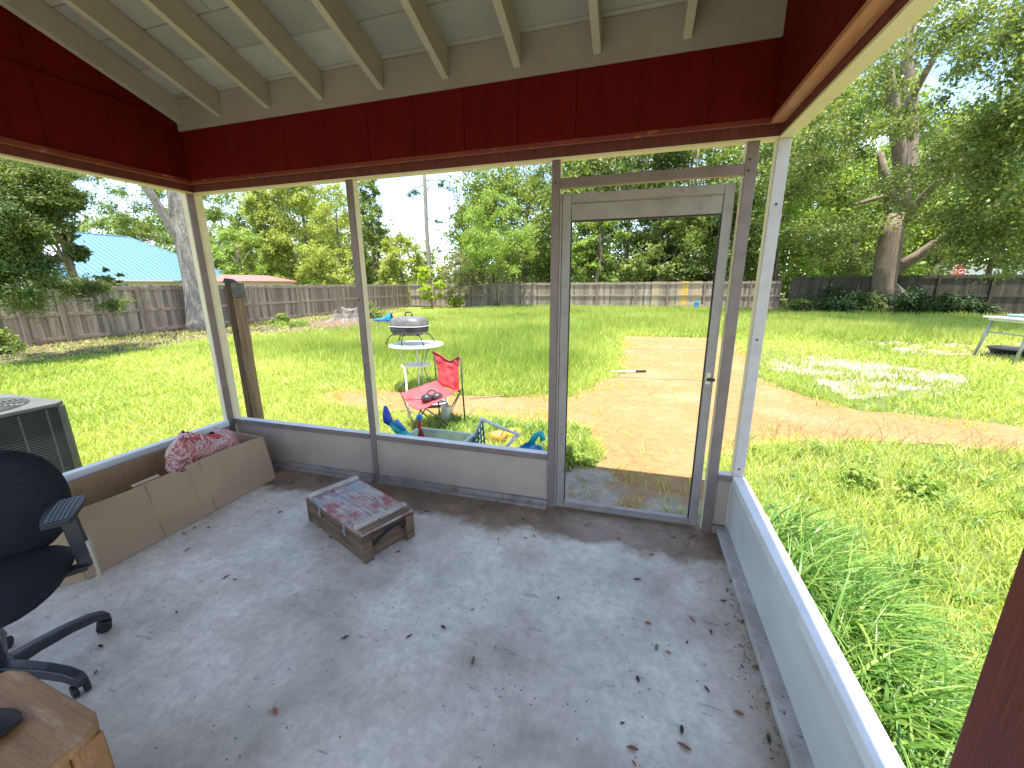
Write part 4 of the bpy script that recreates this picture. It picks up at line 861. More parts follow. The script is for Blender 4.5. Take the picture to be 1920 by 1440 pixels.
for k in range(5):
    a=R(-36+72*k) ; d=np.array((math.cos(a),math.sin(a),0)); n_=np.array((-d[1],d[0],0))
    pr=[(0.03,.115,.030,.030),(.10,.118,.026,.026),(.20,.112,.024,.024),(.27,.098,.023,.023),(.31,.078,.022,.024),(.325,.062,.018,.016)]
    vs=[]
    for r,z,hw_,hh in pr: vs+=[tuple(d*r+n_*hw_+np.array((0,0,z-hh))),tuple(d*r+n_*hw_*.75+np.array((0,0,z+hh*.6))),tuple(d*r-n_*hw_*.75+np.array((0,0,z+hh*.6))),tuple(d*r-n_*hw_+np.array((0,0,z-hh)))]
    fs=[(i*4+j,i*4+(j+1)%4,i*4+4+(j+1)%4,i*4+4+j) for i in range(5) for j in range(4)]+[(3,2,1,0),(20,21,22,23)]
    lg=MB().add(vs,fs).build('leg',M['chairplastic'],oc,bevel=.005,smooth=False)
    c=d*.30; q=MB(); ca=a+1.1
    ax_=np.array((math.cos(ca),math.sin(ca),0))
    for s in (-1,1):
        cc=c+ax_*.016*s; e1=np.array((-ax_[1],ax_[0],0)); pts=[]
        vs=[]
        for o_ in (-.009,-.007,.007,.009):
            rr=.026 if abs(o_)<.008 else .021
            vs+=[tuple(cc+ax_*o_+e1*rr*math.cos(2*math.pi*i/16)+np.array((0,0,.027+rr*math.sin(2*math.pi*i/16)))) for i in range(16)]
        q.add(vs,[(i*16+j,i*16+(j+1)%16,i*16+16+(j+1)%16,i*16+16+j) for i in range(3) for j in range(16)]+[tuple(range(15,-1,-1)),tuple(range(48,64))])
    q.tube([tuple(c+np.array((0,0,.035))),tuple(c+np.array((0,0,.072)))],.008,8)
    q.build('castor',M['black'],oc)
# ------------------------------------------------------------------ side table with black item
M['pine']=mat('worn_orange_wood',(.36,.185,.075),(.25,.12,.048),scale=4,rough=.5,bump=.25,bscale=18,stretch=(1,6,1),c3=(.50,.34,.2),s3=5,r3=(.55,.8))
st=thing('side_table','small orange brown wooden side table with clipped corners, bottom left','table',(1.82,-2.20,0),R(-3))
o8=[(-.16,.20),(.17,.20),(.215,.185),(.235,.14),(.235,-.14),(.215,-.185),(.17,-.2),(-.16,-.2),(-.21,-.185),(-.235,-.14),(-.235,.14),(-.21,.185)]
MB().prism(o8[::-1],.425,.45).build('tabletop',M['pine'],st,bevel=.006)
for sx in (-1,1):
    for sy in (-1,1): MB().box(min(sx*.165,sx*.222),max(sx*.165,sx*.222),min(sy*.13,sy*.188),max(sy*.13,sy*.188),0,.424).build('leg',M['pine'],st,bevel=.005)
MB().box(-.16,.16,.150,.168,.35,.424).box(-.16,.16,-.168,-.150,.35,.424).box(.185,.203,-.125,.125,.35,.424).box(-.203,-.185,-.125,.125,.35,.424).build('apron',M['pine'],st)
MB().box(-.21,.21,-.12,.12,.12,.135).build('shelf',M['pine'],st)
blk=MB().grid(lambda u,v:(1.70+.17*u+.02*v, -2.13+.06*math.sin(u*2.2)-.20*v*(1-.25*u), .458+.035*math.sin(math.pi*v)*math.sin(math.pi*min(1,u*.9+.1))+.028*(u-.6)**2),16,14).build('black_cap_brim',M['black'],None,smooth=True,solid=.005)
tag(blk,'black curved piece with a pointed corner lying on the wooden side table','black plastic')
# ------------------------------------------------------------------ bistro table and grill
M['wmetal']=mat('white_painted_metal',(.74,.74,.70),(.62,.62,.58),scale=9,rough=.4); M['gmetal']=mat('grey_green_tube',(.30,.33,.28),(.22,.25,.2),scale=9,rough=.5)
bt=thing('bistro_table','round white metal garden table carrying the black grill','table',(.07,2.98,GZ))
MB().lathe([(.0,.712),(.38,.712),(.405,.700),(.41,.712),(.40,.727),(.36,.724),(0,.720)],n=40,cap=False).build('tabletop',M['wmetal'],bt,smooth=False)
for k in range(3):
    a=R(200+120*k); c,s_=math.cos(a),math.sin(a)
    MB().tube([(r*c,r*s_,z) for r,z in ((.31,.70),(.29,.62),(.23,.53),(.175,.44),(.16,.34),(.17,.25),(.22,.15),(.30,.06),(.35,.01),(.37,.012))],.009,7).build('leg',M['gmetal'] if k else M['wmetal'],bt,smooth=True)
MB().lathe([(.0,.40),(.19,.40),(.195,.39),(.20,.415),(0,.412)],n=28,cap=False).build('shelf',M['wmetal'],bt)
MB().tube([(0,0,.05),(0,0,.70)],.013,8).build('centre_tube',M['wmetal'],bt)
gr_=thing('charcoal_grill','black and grey domed portable charcoal grill on the round table','grill',(-.02,2.96,.628))
M['lidm']=mat('faded_grill_lid',(.10,.10,.105),(.18,.165,.15),scale=9,rough=.42,metal=.2,c3=(.28,.19,.13),s3=4,r3=(.52,.7)); M['bowl']=mat('black_enamel',(.02,.02,.022),(.06,.06,.06),scale=8,rough=.4)
MB().lathe([(.14,.135),(.24,.15),(.275,.19),(.285,.27),(.275,.275),(.0,.27)],n=40,sy=.8,sq=2.6,cap=False).build('bowl',M['bowl'],gr_,smooth=True)
ld_=MB().lathe([(.295,.277),(.297,.288),(.285,.31),(.275,.35),(.25,.385),(.20,.405),(.1,.415),(.0,.417)],n=40,sy=.8,sq=2.6,cap=False).build('lid',M['lidm'],gr_,smooth=True)
MB().tube([(-.06,0,.41),(-.055,0,.455),(-.03,0,.475),(.03,0,.475),(.055,0,.455),(.06,0,.41)],.010,8).build('handle',M['black'],ld_,smooth=True)
MB().lathe([(.299,.272),(.302,.277),(.299,.282)],n=40,sy=.8,sq=2.6,cap=False).build('rim',M['wmetal'],gr_)
for k,(x,y) in enumerate(((-.3,-.16),(.3,-.16),(.3,.18),(-.3,.18),(.0,-.24))):
    MB().tube([(x*.45,y*.5,.145),(x*.78,y*.8,.142),(x*.9,y*.95,.11),(x*1.08,y*1.05,.0)],.008,7).build('leg',M['black'],gr_,smooth=True)
# ------------------------------------------------------------------ camp chair with headphones
def b_fab(t,p,l):
    v=N(t,'ShaderNodeTexCoord').outputs['Object']
    a=ramp(t,l,noise(t,l,v,5,6),[(.3,(.42,.035,.045)),(.6,(.60,.075,.085)),(.8,(.68,.14,.14))]); l(a,p.inputs['Base Color']); p.inputs['Roughness'].default_value=.7
    b=N(t,'ShaderNodeBump'); b.inputs['Distance'].default_value=.012; b.inputs['Strength'].default_value=.8; l(noise(t,l,v,14,4),b.inputs['Height']); l(b.outputs[0],p.inputs['Normal'])
M['camp']=posmat('red_canvas',b_fab)
cc=thing('camp_chair','red canvas folding camp chair on the grass before the porch','chair',(1.14,1.42,GZ))
Pc={'FL':(.80,1.33,.33),'FR':(1.30,.98,.30),'BR':(1.43,1.60,.36),'BL':(.97,1.86,.36)}
Pl={k:np.array(v)-np.array((1.14,1.42,GZ)) for k,v in Pc.items()}
TL=np.array((.93,1.90,.72))-np.array((1.14,1.42,GZ)); TR=np.array((1.39,1.64,.72))-np.array((1.14,1.42,GZ))
def bil(a,b,c,d,u,v): return a*(1-u)*(1-v)+b*u*(1-v)+c*u*v+d*(1-u)*v
def seatp(u,v):
    q=bil(Pl['FL'],Pl['FR'],Pl['BR'],Pl['BL'],u,v).copy(); q[2]-=.085*math.sin(math.pi*u)*(1-.25*v)+.012*nz3(u*5,v*5,3); return tuple(q)
def backp(u,v):
    a=Pl['BL']+np.array((.04,-.02,-.05)); b=Pl['BR']+np.array((-.03,.0,-.05))
    q=bil(a,b,TR,TL,u,v).copy(); nrm=np.array((.35,.94,0)); q+=nrm*(.06*math.sin(math.pi*u)*(.3+.7*v)+.02*nz3(u*4,v*6,5)); q[2]-=.10*(1-abs(2*u-1))**1.0*v**3; q-=np.array((b-a))*(0)
    w_=(u-.5)*.10*math.sin(math.pi*v); q-= (TR-TL)*w_; return tuple(q)
MB().grid(seatp,18,16).build('seat',M['camp'],cc,smooth=True,solid=.005)
MB().grid(backp,18,18).build('backrest',M['camp'],cc,smooth=True,solid=.005)
MB().grid(lambda u,v: tuple(np.array(backp(u,1.0))+np.array((.35,.94,0))*-.012+np.array((0,0,-.035*v))),18,3).build('top_hem',mat('dark_red_hem',(.14,.01,.014),rough=.8),cc,solid=.003)
fr='black_steel_tube'; M[fr]=mat(fr,(.035,.03,.028),rough=.45)
G={k:np.array((v[0],v[1],0)) for k,v in Pl.items()}
def leg(a,b,r=.009): MB().tube([a,b],r,7).build('leg',M[fr],cc,smooth=True)
leg(TL+(0,.01,0),G['BL']+(0.02,.0,0)); leg(TR+(0.01,0,0),G['BR']+(.02,0,0))
for a,b in (('FL','FR'),('FR','FL'),('BR','BL'),('BL','BR'),('FL','BL'),('BL','FL'),('FR','BR'),('BR','FR')): leg(Pl[a],G[a]*.25+G[b]*.75,.007)
hp=thing('headphones','black headphones lying on the red camp chair seat','headphones',(1.17,1.36,.265),R(25))
MB().tube([(.06*math.cos(a),.0+.05*math.sin(a),.05+.055*math.sin(a)) for a in [math.pi*i/14 for i in range(15)]],.010,7).build('headband',M['black'],hp,smooth=True)
for s in (-1,1): MB().lathe([(.0,0),(.05,.0),(.062,.018),(.060,.055),(.038,.075),(.0,.078)],(s*.055,s*.02,0),20,cap=False).build('ear_cup',M['bowl'],hp,smooth=True)
M['orange']=mat('orange_plastic',(.75,.22,.05),rough=.4)
MB().tube([(-.05,-.01,.02),(-.12,.02,.01),(-.18,.0,.015),(-.24,.03,.02),(-.27,.02,.025)],.005,6).build('cord',M['black'],hp)
MB().lathe([(.0,0),(.015,.002),(.015,.012),(0,.014)],(-.29,.02,.025),10,cap=False).build('plug',M['orange'],hp)
wb=thing('bucket','small white plastic container standing under the camp chair','container',(1.20,1.62,GZ)); MB().lathe([(.0,.0),(.045,0),(.058,.22),(.061,.225),(.056,.225),(.043,.01),(0,.01)],n=24,cap=False).build('container_body',mat('white_plastic',(.85,.84,.80),rough=.4),wb,smooth=True)
# white bent tube left of chair
wt=tag(MB().tube([(.50,1.86,.53),(.55,1.83,.50),(.62,1.75,.40),(.66,1.68,.30),(.70,1.62,.18),(.72,1.58,-.09)],.012,8).build('bent_tube',M['wmetal'],None,smooth=True),'bent white metal tube standing left of the red camp chair','tube')
gt=thing('serving_tray','dark grey tray with a white rim lying behind the camp chair seat','tray',(.62,2.25,GZ),R(10)); MB().lathe([(0,.02),(.2,.02),(.22,.05)],n=28,sx=1.2,sy=.7,cap=False).build('tray_base',mat('dark_grey_plastic',(.06,.06,.06),rough=.5),gt); MB().lathe([(.22,.05),(.23,.055),(.222,.065),(.215,.05)],n=28,sx=1.2,sy=.7,cap=False).build('tray_rim',M['wmetal'],gt)
# ------------------------------------------------------------------ toys by the sill
def pl(n,c,r=.35): M[n]=mat(n,c,rough=r); return M[n]
pl('teal',(.02,.42,.42)); pl('royal',(.02,.07,.42)); pl('toyblue',(.01,.22,.55),.3); pl('toyred',(.5,.04,.06)); pl('toyyel',(.75,.45,.03)); pl('pvc',(.72,.74,.72),.3); pl('netblue',(.01,.06,.16),.8); pl('netteal',(.05,.28,.30),.7)
m=bpy.data.materials.new('clear_bin_plastic'); m.use_nodes=True; p_=m.node_tree.nodes['Principled BSDF']; p_.inputs['Base Color'].default_value=(.75,.85,.82,1); p_.inputs['Roughness'].default_value=.35; p_.inputs['Transmission Weight'].default_value=.5; p_.inputs['IOR'].default_value=1.2; M['bin']=m
bn=thing('storage_bin','translucent plastic storage bin of toys outside the sill','bin',(1.60,.60,GZ),R(-2))
mb=MB(); 
for a,b,c,d in (((-.25,-.16),(.25,-.16),(.28,-.19),(-.28,-.19)),((.25,-.16),(.25,.16),(.28,.19),(.28,-.19)),((.25,.16),(-.25,.16),(-.28,.19),(.28,.19)),((-.25,.16),(-.25,-.16),(-.28,-.19),(-.28,.19))): mb.add([(*a,.01),(*b,.01),(*c,.25),(*d,.25)],[(0,1,2,3)])
mb.add([(-.25,-.16,.01),(.25,-.16,.01),(.25,.16,.01),(-.25,.16,.01)],[(0,1,2,3)]); mb.build('bin_body',M['bin'],bn,solid=.003)
rim=MB()
for y in (-.195,.195): rim.box(-.29,.29,y-.012,y+.012,.25,.262)
for x in (-.285,.285): rim.box(x-.012,x+.012,-.18,.18,.2505,.2625)
for x in (-.12,.05,.2): rim.box(x-.004,x+.004,.178,.184,.05,.245)
rim.build('bin_rim',M['bin'],bn,bevel=.002)
wg=thing('water_blaster','teal and blue toy water gun leaning on the storage bin','toy gun',(1.30,.62,.12),R(-8))
def dirpt(t,up=0): return (-.30*t,.0,.30*t*.62+up)
MB().tube([dirpt(-.35),dirpt(0),dirpt(.3),dirpt(.62)],[.035,.05,.045,.03],10).build('body',M['teal'],wg,smooth=True)
MB().tube([dirpt(.10,.05),dirpt(.45,.06)],[.022,.028],8).build('tank',M['toyblue'],wg,smooth=True)
MB().tube([dirpt(.62),dirpt(.74),dirpt(.78,.05),dirpt(.80,.13)],[.032,.045,.040,.014],9).build('nozzle',M['royal'],wg,smooth=True)
MB().box(-.05,-.01,-.012,.012,-.10,-.02).build('grip',M['teal'],wg,bevel=.006)
rt=thing('toy_figure','red and pale blue plastic toy standing in the end of the bin','toy',(1.40,.70,.02),R(10))
MB().tube([(.0,0,0),(-.01,0,.12),(-.02,0,.22),(-.01,0,.27)],[.015,.012,.02,.012],7).tube([(.05,0,0),(.0,0,.16)],.010,6).tube([(-.05,.0,.02),(-.015,0,.15)],.010,6).build('stand',M['toyred'],rt); MB().lathe([(0,.0),(.025,.005),(.03,.03),(.02,.05),(0,.055)],(-.01,0,.26),12,cap=False).build('knob',M['toyblue'],rt)
tgl=thing('toy_goal','folding toy goal of white pipes with blue net outside the sill','toy goal',(2.1,.7,0))
A_=np.array((-.25,.05,.02)); B_=np.array((-.10,.04,.325)); C_=np.array((.24,.0,.235)); D_=np.array((.10,-.12,.06)); F_=np.array((-.32,-.2,.0))
MB().tube([A_,B_],.014,9).tube([B_,C_],.014,9).tube([C_,D_],.014,9).tube([D_,D_+(-.1,-.04,-.12)],.014,9).build('pipe_frame',M['pvc'],tgl,smooth=True)
for q in (B_,C_,A_): MB().tube([q-(.02,0,0),q+(.02,0,0)],.02,9).build('pipe_joint',M['pvc'],tgl)
nt_=MB(); nb=MB()
for i in range(8):
    u=i/7; s0=B_*(1-u)+A_*u; e0=np.array((.02-.30*u,-.14,.04-.02*u)); mid=(s0+e0)/2+np.array((.01*random.random(),-.02,-.05)); (nt_ if i%2 else nb).tube([s0,mid,e0],.0075,5)
    s1=np.array((-.10-.15*u,.04-.1*u,.32-.3*u)); 
for i in range(7):
    u=i/6; a=B_*(1-u)+np.array((.02,-.14,.04))*u; b=A_*(1-u)+np.array((-.28,-.14,.02))*u; m_=(a+b)/2+np.array((0,0,-.03-.02*random.random())); (nb if i%2 else nt_).tube([a,m_,b],.006,5)
nt_.build('net',M['netteal'],tgl); nb.build('net',M['netblue'],tgl)
bt_=thing('play_tarp','crumpled bright blue plastic toy sheet against the sill by the door','toy',(2.46,.60,GZ))
MB().grid(lambda u,v:((u-.5)*.36,(v-.5)*.3,max(0.0,.36*(math.sin(math.pi*u)**.6)*(math.sin(math.pi*v)**.5)*(.55+.5*u)+.10*nz3(u*6,v*6,1)+.04*nz3(u*17,v*17,2))),26,22).build('sheet',M['toyblue'],bt_,solid=.003)
MB().tube([(.02,0,.30),(.06,.02,.37),(.11,.02,.40),(.13,0,.34)],.028,8).build('loop_handle',M['teal'],bt_,smooth=True)
for n_,px,py,mm,lab in (('toy_bowl',935,828,'orange','small orange toy bowl in the grass by the sill'),('toy_bowl',962,822,'toyyel','small yellow toy bowl in the grass near the blue sheet')):
    q=atz(px,py); t=thing(n_,lab,'toy',(q[0],q[1],GZ)); MB().lathe([(0,0),(.05,0),(.088,.09),(.082,.09),(.045,.01),(0,.01)],n=22,cap=False).build('bowl',M[mm],t,smooth=True)
# blue toy near the stump
q=atz(722,607); t=thing('toy_scoop','bright blue plastic toy lying right of the stump','toy',(q[0],q[1],GZ),R(20))
MB().tube([(-.55,0,.18),(-.2,0,.16),(.02,0,.17),(.12,0,.19),(.3,0,.2)],[.02,.07,.10,.2,.26],12,caps=False).build('scoop',M['toyblue'],t,solid=.01)
# ------------------------------------------------------------------ stump
sx_=aty(652,605,12.4); stp=thing('tree_stump','pale weathered tree stump near the left fence','stump',(sx_[0],12.4,GZ))
mb=MB(); vs=[]
n_=36; prof=[(.95,0),(.70,.10),(.52,.25),(.44,.45),(.42,.62)]
for r,z in prof:
    for k in range(n_):
        a=2*math.pi*k/n_; f=1+(.30*(1-z/.62)+.10)*math.sin(a*5+.6)*.8+.10*math.sin(a*11+z*3)+.05*random.uniform(-1,1); vs.append((r*f*math.cos(a),r*f*math.sin(a),z+(.06*math.sin(a*3)+.04*random.uniform(-1,1) if z>.6 else 0)))
vs.append((0,0,.56)); fs=[(i*n_+k,i*n_+(k+1)%n_,(i+1)*n_+(k+1)%n_,(i+1)*n_+k) for i in range(4) for k in range(n_)]+[(4*n_+k,4*n_+(k+1)%n_,5*n_) for k in range(n_)]
M['stump']=mat('bleached_stump_wood',(.25,.22,.195),(.12,.10,.08),scale=6,rough=.9,bump=1,bscale=15,stretch=(2,2,.4)); mb.add(vs,fs).build('stump_body',M['stump'],stp)
so_=thing('soil_mound','low mound of reddish soil around the stump','soil',(sx_[0]-.2,12.1,GZ)); MB().grid(lambda u,v:((u-.5)*3.4,(v-.5)*2.4,.16*max(0,math.sin(math.pi*u)*math.sin(math.pi*v))*(1+.5*nz3(u*6,v*6,0))-.01),24,18).build('soil',mat('reddish_soil',(.19,.125,.08),(.12,.075,.048),scale=8,rough=.95,bump=1,bscale=20),so_,smooth=True)
# ------------------------------------------------------------------ folding table on the right, hose, poles
M['tgreen']=mat('pale_green_cover',(.38,.66,.52),(.30,.56,.44),scale=4,rough=.5); M['tedge']=mat('navy_edge',(.03,.07,.16),rough=.5)
ft=thing('folding_table','white splay legged outdoor table with pale green cover at the right edge','table',(11.05,8.35,GZ),R(4))
MB().prism([(-.62,-.55),(1.3,-.55),(1.3,.55),(-.62,.55)],.84,.875).build('tabletop',M['wmetal'],ft,bevel=.012)
MB().box(-.55,1.25,-.48,.48,.79,.839).build('frame',M['wmetal'],ft)
for x0,x1 in ((-.52,-.66),(1.15,1.3)):
    for s in (-1,1): MB().tube([(x0,s*.42,.80),(x1,s*.47,0)],.028,8).build('leg',M['galv'],ft,smooth=True)
MB().tube([(-.55,-.43,.55),(-.55,.43,.55)],.015,6).build('brace',M['galv'],ft)
cvr=thing('table_cover','pale green cover with dark blue edge on the white outdoor table','cover',(11.2,8.35,.776),R(4)); MB().prism([(-.5,-.45),(1.1,-.45),(1.1,.45),(-.5,.45)],.0,.012).build('edge',M['tedge'],cvr); MB().prism([(-.47,-.42),(1.07,-.42),(1.07,.42),(-.47,.42)],.0125,.05).build('top_layer',M['tgreen'],cvr,bevel=.01)
rk=thing('black_disc','shallow black tub under the outdoor table','tub',(11.3,9.0,GZ)); MB().lathe([(0,.01),(.42,.01),(.5,.16),(.52,.16),(.51,.18),(.47,.15),(0,.04)],n=28,cap=False).build('tub',M['black'],rk)  # plain dark disc on the ground under the table
h0=atz(1690,667,GZ+.02); h1=atz(1840,668,GZ+.02); tag(MB().tube([h0,(h0+h1)/2+(0,-.08,0),h1-(.4,.05,0),h1,h1+(.35,.5,0)],.022,7).build('hose',mat('brown_hose',(.10,.085,.06),rough=.6),None),'dark hose lying over the grass towards the outdoor table','hose')
M['cordtan']=mat('tan_cord',(.30,.24,.17),rough=.8)
def flat_line(name,pa,pb,r,m,label,cat,sag=.05):
    m=M['cordtan']
    a=atz(*pa,GZ+.015+r); b=atz(*pb,GZ+.015+r); pts=[a+(b-a)*i/8+np.array((0,sag*math.sin(i*1.3),0)) for i in range(9)]; return tag(MB().tube(pts,r,6).build(name,m,None),label,cat)
flat_line('string_line',(1168,653),(1340,655),.006,M['pvc'],'thin pale line across the far end of the dirt pad','line',.03)
flat_line('string_line',(1150,706),(1325,713),.006,M['pvc'],'thin pale line across the dirt behind the white pole','line',.04)
a=atz(1143,697,GZ+.04); b=atz(1192,696,GZ+.04); c=atz(1211,696,GZ+.04)
pl_=thing('pole','white pole with a black grip lying on the dirt','pole',tuple(a)); MB().tube([(0,0,0),tuple(b-a)],.016,8).build('shaft',M['pvc'],pl_,smooth=True); MB().tube([tuple(b-a),tuple(c-a)],.021,8).build('grip',M['black'],pl_,smooth=True)
flat_line('string_line',(880,746),(950,741),.008,M['pvc'],'short pale string on the dirt strip behind the camp chair','line',.02)
bd=atz(1290,583); t=thing('board_pile','few pale boards and a blue scrap leaning at the back fence','boards',(bd[0],24.2,GZ)); MB().bar((-1.1,0,.25),(.6,.1,.42),.05,.10).bar((-.6,-.1,.1),(.9,.05,.3),.05,.1).build('board',M['newwood'],t); MB().box(.35,.6,-.25,-.1,0,.55).build('blue_scrap',M['toyblue'],t,bevel=.05)
# ------------------------------------------------------------------ fallen leaves on the porch
LFC={'brown':mat('dry_brown_leaf',(.20,.10,.055),(.30,.17,.10),scale=30,rough=.6),'dark':mat('dark_decayed_leaf',(.035,.03,.026),(.07,.06,.05),scale=30,rough=.7),'rust':mat('rust_red_leaf',(.38,.13,.07),(.28,.08,.05),scale=30,rough=.6),'green':mat('olive_leaf',(.14,.18,.06),rough=.5)}
LLAB={'brown':'dry brown leaf lying on the concrete porch floor','dark':'dark decayed leaf scrap on the concrete porch floor','rust':'rust red leaf on the concrete porch floor','green':'single olive green leaf on the concrete porch floor'}
def leafmesh(kind,L_,w_,curl):
    def f(u,v):
        x=(u-.5)*L_; ww=w_*math.sin(math.pi*min(.98,max(.02,u)))**.8; y=(v-.5)*ww; return (x,y,.002+curl*(abs(v-.5)*2)**2*ww*1.1+curl*.5*(2*abs(u-.5))**2*L_*.3)
    return MB().grid(f,8,4)
LEAVES=[(1215,1169,'rust',.05),(1298,1162,'rust',.06),(1385,1338,'brown',.055),(1186,1405,'brown',.06),(1283,1402,'brown',.07),(1278,1370,'dark',.05),(1231,1214,'green',.05),(1253,1225,'rust',.035),(1196,1275,'dark',.045),(1325,1293,'dark',.04),(1189,1433,'rust',.03),(1392,1166,'brown',.05),(1441,1388,'dark',.05),(1465,1370,'brown',.06),(1420,1252,'brown',.07),(1333,1186,'dark',.04),(1222,1040,'brown',.05),(1288,1205,'dark',.035),(1347,1035,'brown',.06),(1335,1028,'brown',.05),(1195,1087,'dark',.06),(1167,1357,'dark',.03),(1047,1122,'dark',.04),(1356,1127,'dark',.055),(887,1241,'brown',.06),(516,1335,'rust',.06),(747,1035,'dark',.06),(905,952,'dark',.05),(934,1011,'brown',.04),(1001,1006,'rust',.04),(985,1010,'brown',.04),(767,1194,'dark',.05),(831,1177,'dark',.05),(647,1196,'dark',.05),(619,1008,'brown',.04),(981,974,'dark',.04),(842,944,'brown',.06),(880,940,'brown',.05),(547,906,'dark',.06),(525,961,'dark',.04),(886,1144,'dark',.03),(189,1213,'dark',.05),(424,1083,'dark',.05),(440,1087,'brown',.035),(351,1031,'brown',.05),(391,989,'brown',.05),(180,1262,'brown',.04),(331,1149,'dark',.03),(1030,945,'brown',.05),(1100,985,'brown',.04),(1160,1010,'brown',.04),(800,960,'dark',.05),(720,925,'brown',.05),(956,942,'brown',.05),(1262,1008,'brown',.05),(1290,1020,'brown',.05),(365,990,'brown',.05),(345,1000,'rust',.05),(605,1030,'dark',.03),(1410,1200,'dark',.04),(1440,1320,'brown',.04),(1370,1090,'dark',.035),(1480,1410,'brown',.05)]
_lv=[]
for i,(px,py,k,s) in enumerate(LEAVES):
    q=atz(px,py,0); 
    if q[1]>-.02: q[1]=-.06
    s*=.62; o=leafmesh(k,s*random.uniform(.95,1.2),s*random.uniform(.28,.45),random.uniform(.1,.5)).build('fallen_leaf',LFC[k],None,smooth=True,solid=.0008)
    o.location=(q[0],q[1],.001); o.rotation_euler=(0,0,random.uniform(0,6.28)); _lv.append((o,k,q[0],q[1])); tag(o,None,'leaf','fallen leaves on the porch floor')
def zone(x,y):
    if x<.75: return 'below the cardboard box'
    if x<1.35 and y<-1.2: return 'near the office chair base'
    if x<1.5: return 'left of the wooden crate'
    if x<2.15 and y<-.8: return 'in front of the wooden crate'
    if x<2.3: return 'behind the wooden crate' if y>-.5 else 'right of the wooden crate'
    if x<2.85 and y>-.4: return 'under the middle kneewall panel'
    if y>-.4: return 'before the screen door sill'
    if x>3.6: return 'beside the right base plate'
    if x>3.0: return 'in the open floor right of centre'
    return 'in the middle of the floor'
_g={}
for o,k,x,y in _lv: _g.setdefault((k,zone(x,y)),[]).append((y,o))
KW={'brown':'dry brown leaf','dark':'dark decayed leaf','rust':'rust red leaf','green':'olive green leaf'}
ORD=['nearest the camera','second nearest the camera','third nearest the camera','fourth from the camera','fifth from the camera','sixth from the camera','seventh from the camera','eighth from the camera','ninth from the camera','tenth from the camera','eleventh from the camera']
for (k,zn),ls in _g.items():
    ls.sort(key=lambda t:t[0])
    for i,(y,o) in enumerate(ls): o['label']=KW[k]+' '+zn+('' if len(ls)==1 else ', '+ORD[min(i,10)])
# tiny crumbs and debris gathered along the plates
def debris(name,label,pts,size,m,z0=.002):
    P=np.array(pts); n=len(P); a=RNG.random(n)*6.283; s=size*(.4+RNG.random(n)*1.2); t_=np.stack([np.cos(a),np.sin(a),RNG.normal(size=n)*.15],1)*s[:,None]; b_=np.stack([-np.sin(a),np.cos(a),RNG.normal(size=n)*.15],1)*(s*(.12+.4*RNG.random(n)))[:,None]
    c=np.stack([P[:,0],P[:,1],np.full(n,z0)+RNG.random(n)*.004+s*.15],1); Q=np.stack([c-t_,c+b_,c+t_,c-b_],1); o=quads(name,Q,m,RNG.random(n)); tag(o,label,'debris',kind='stuff'); return o
LM['debris']=leafmat('debris_bits',[(.05,.035,.025),(.16,.10,.06),(.30,.22,.14)],.05,.8)
pts=[]
for _ in range(420): pts.append((random.uniform(.6,3.75),-.055-abs(random.gauss(0,.05))))
for _ in range(260): pts.append((3.82-abs(random.gauss(0,.04)),random.uniform(-1.7,-.05)))
for _ in range(160): pts.append((3.65+random.gauss(0,.09),-.10+random.gauss(0,.05)))
for _ in range(230): pts.append((random.uniform(.6,3.75),random.uniform(-2.1,-.06)))
pts=[p for p in pts if p[1]<-.053 and p[0]<3.82]
debris('litter','small dry bits and crumbs scattered on the porch floor',pts,.006,LM['debris'])
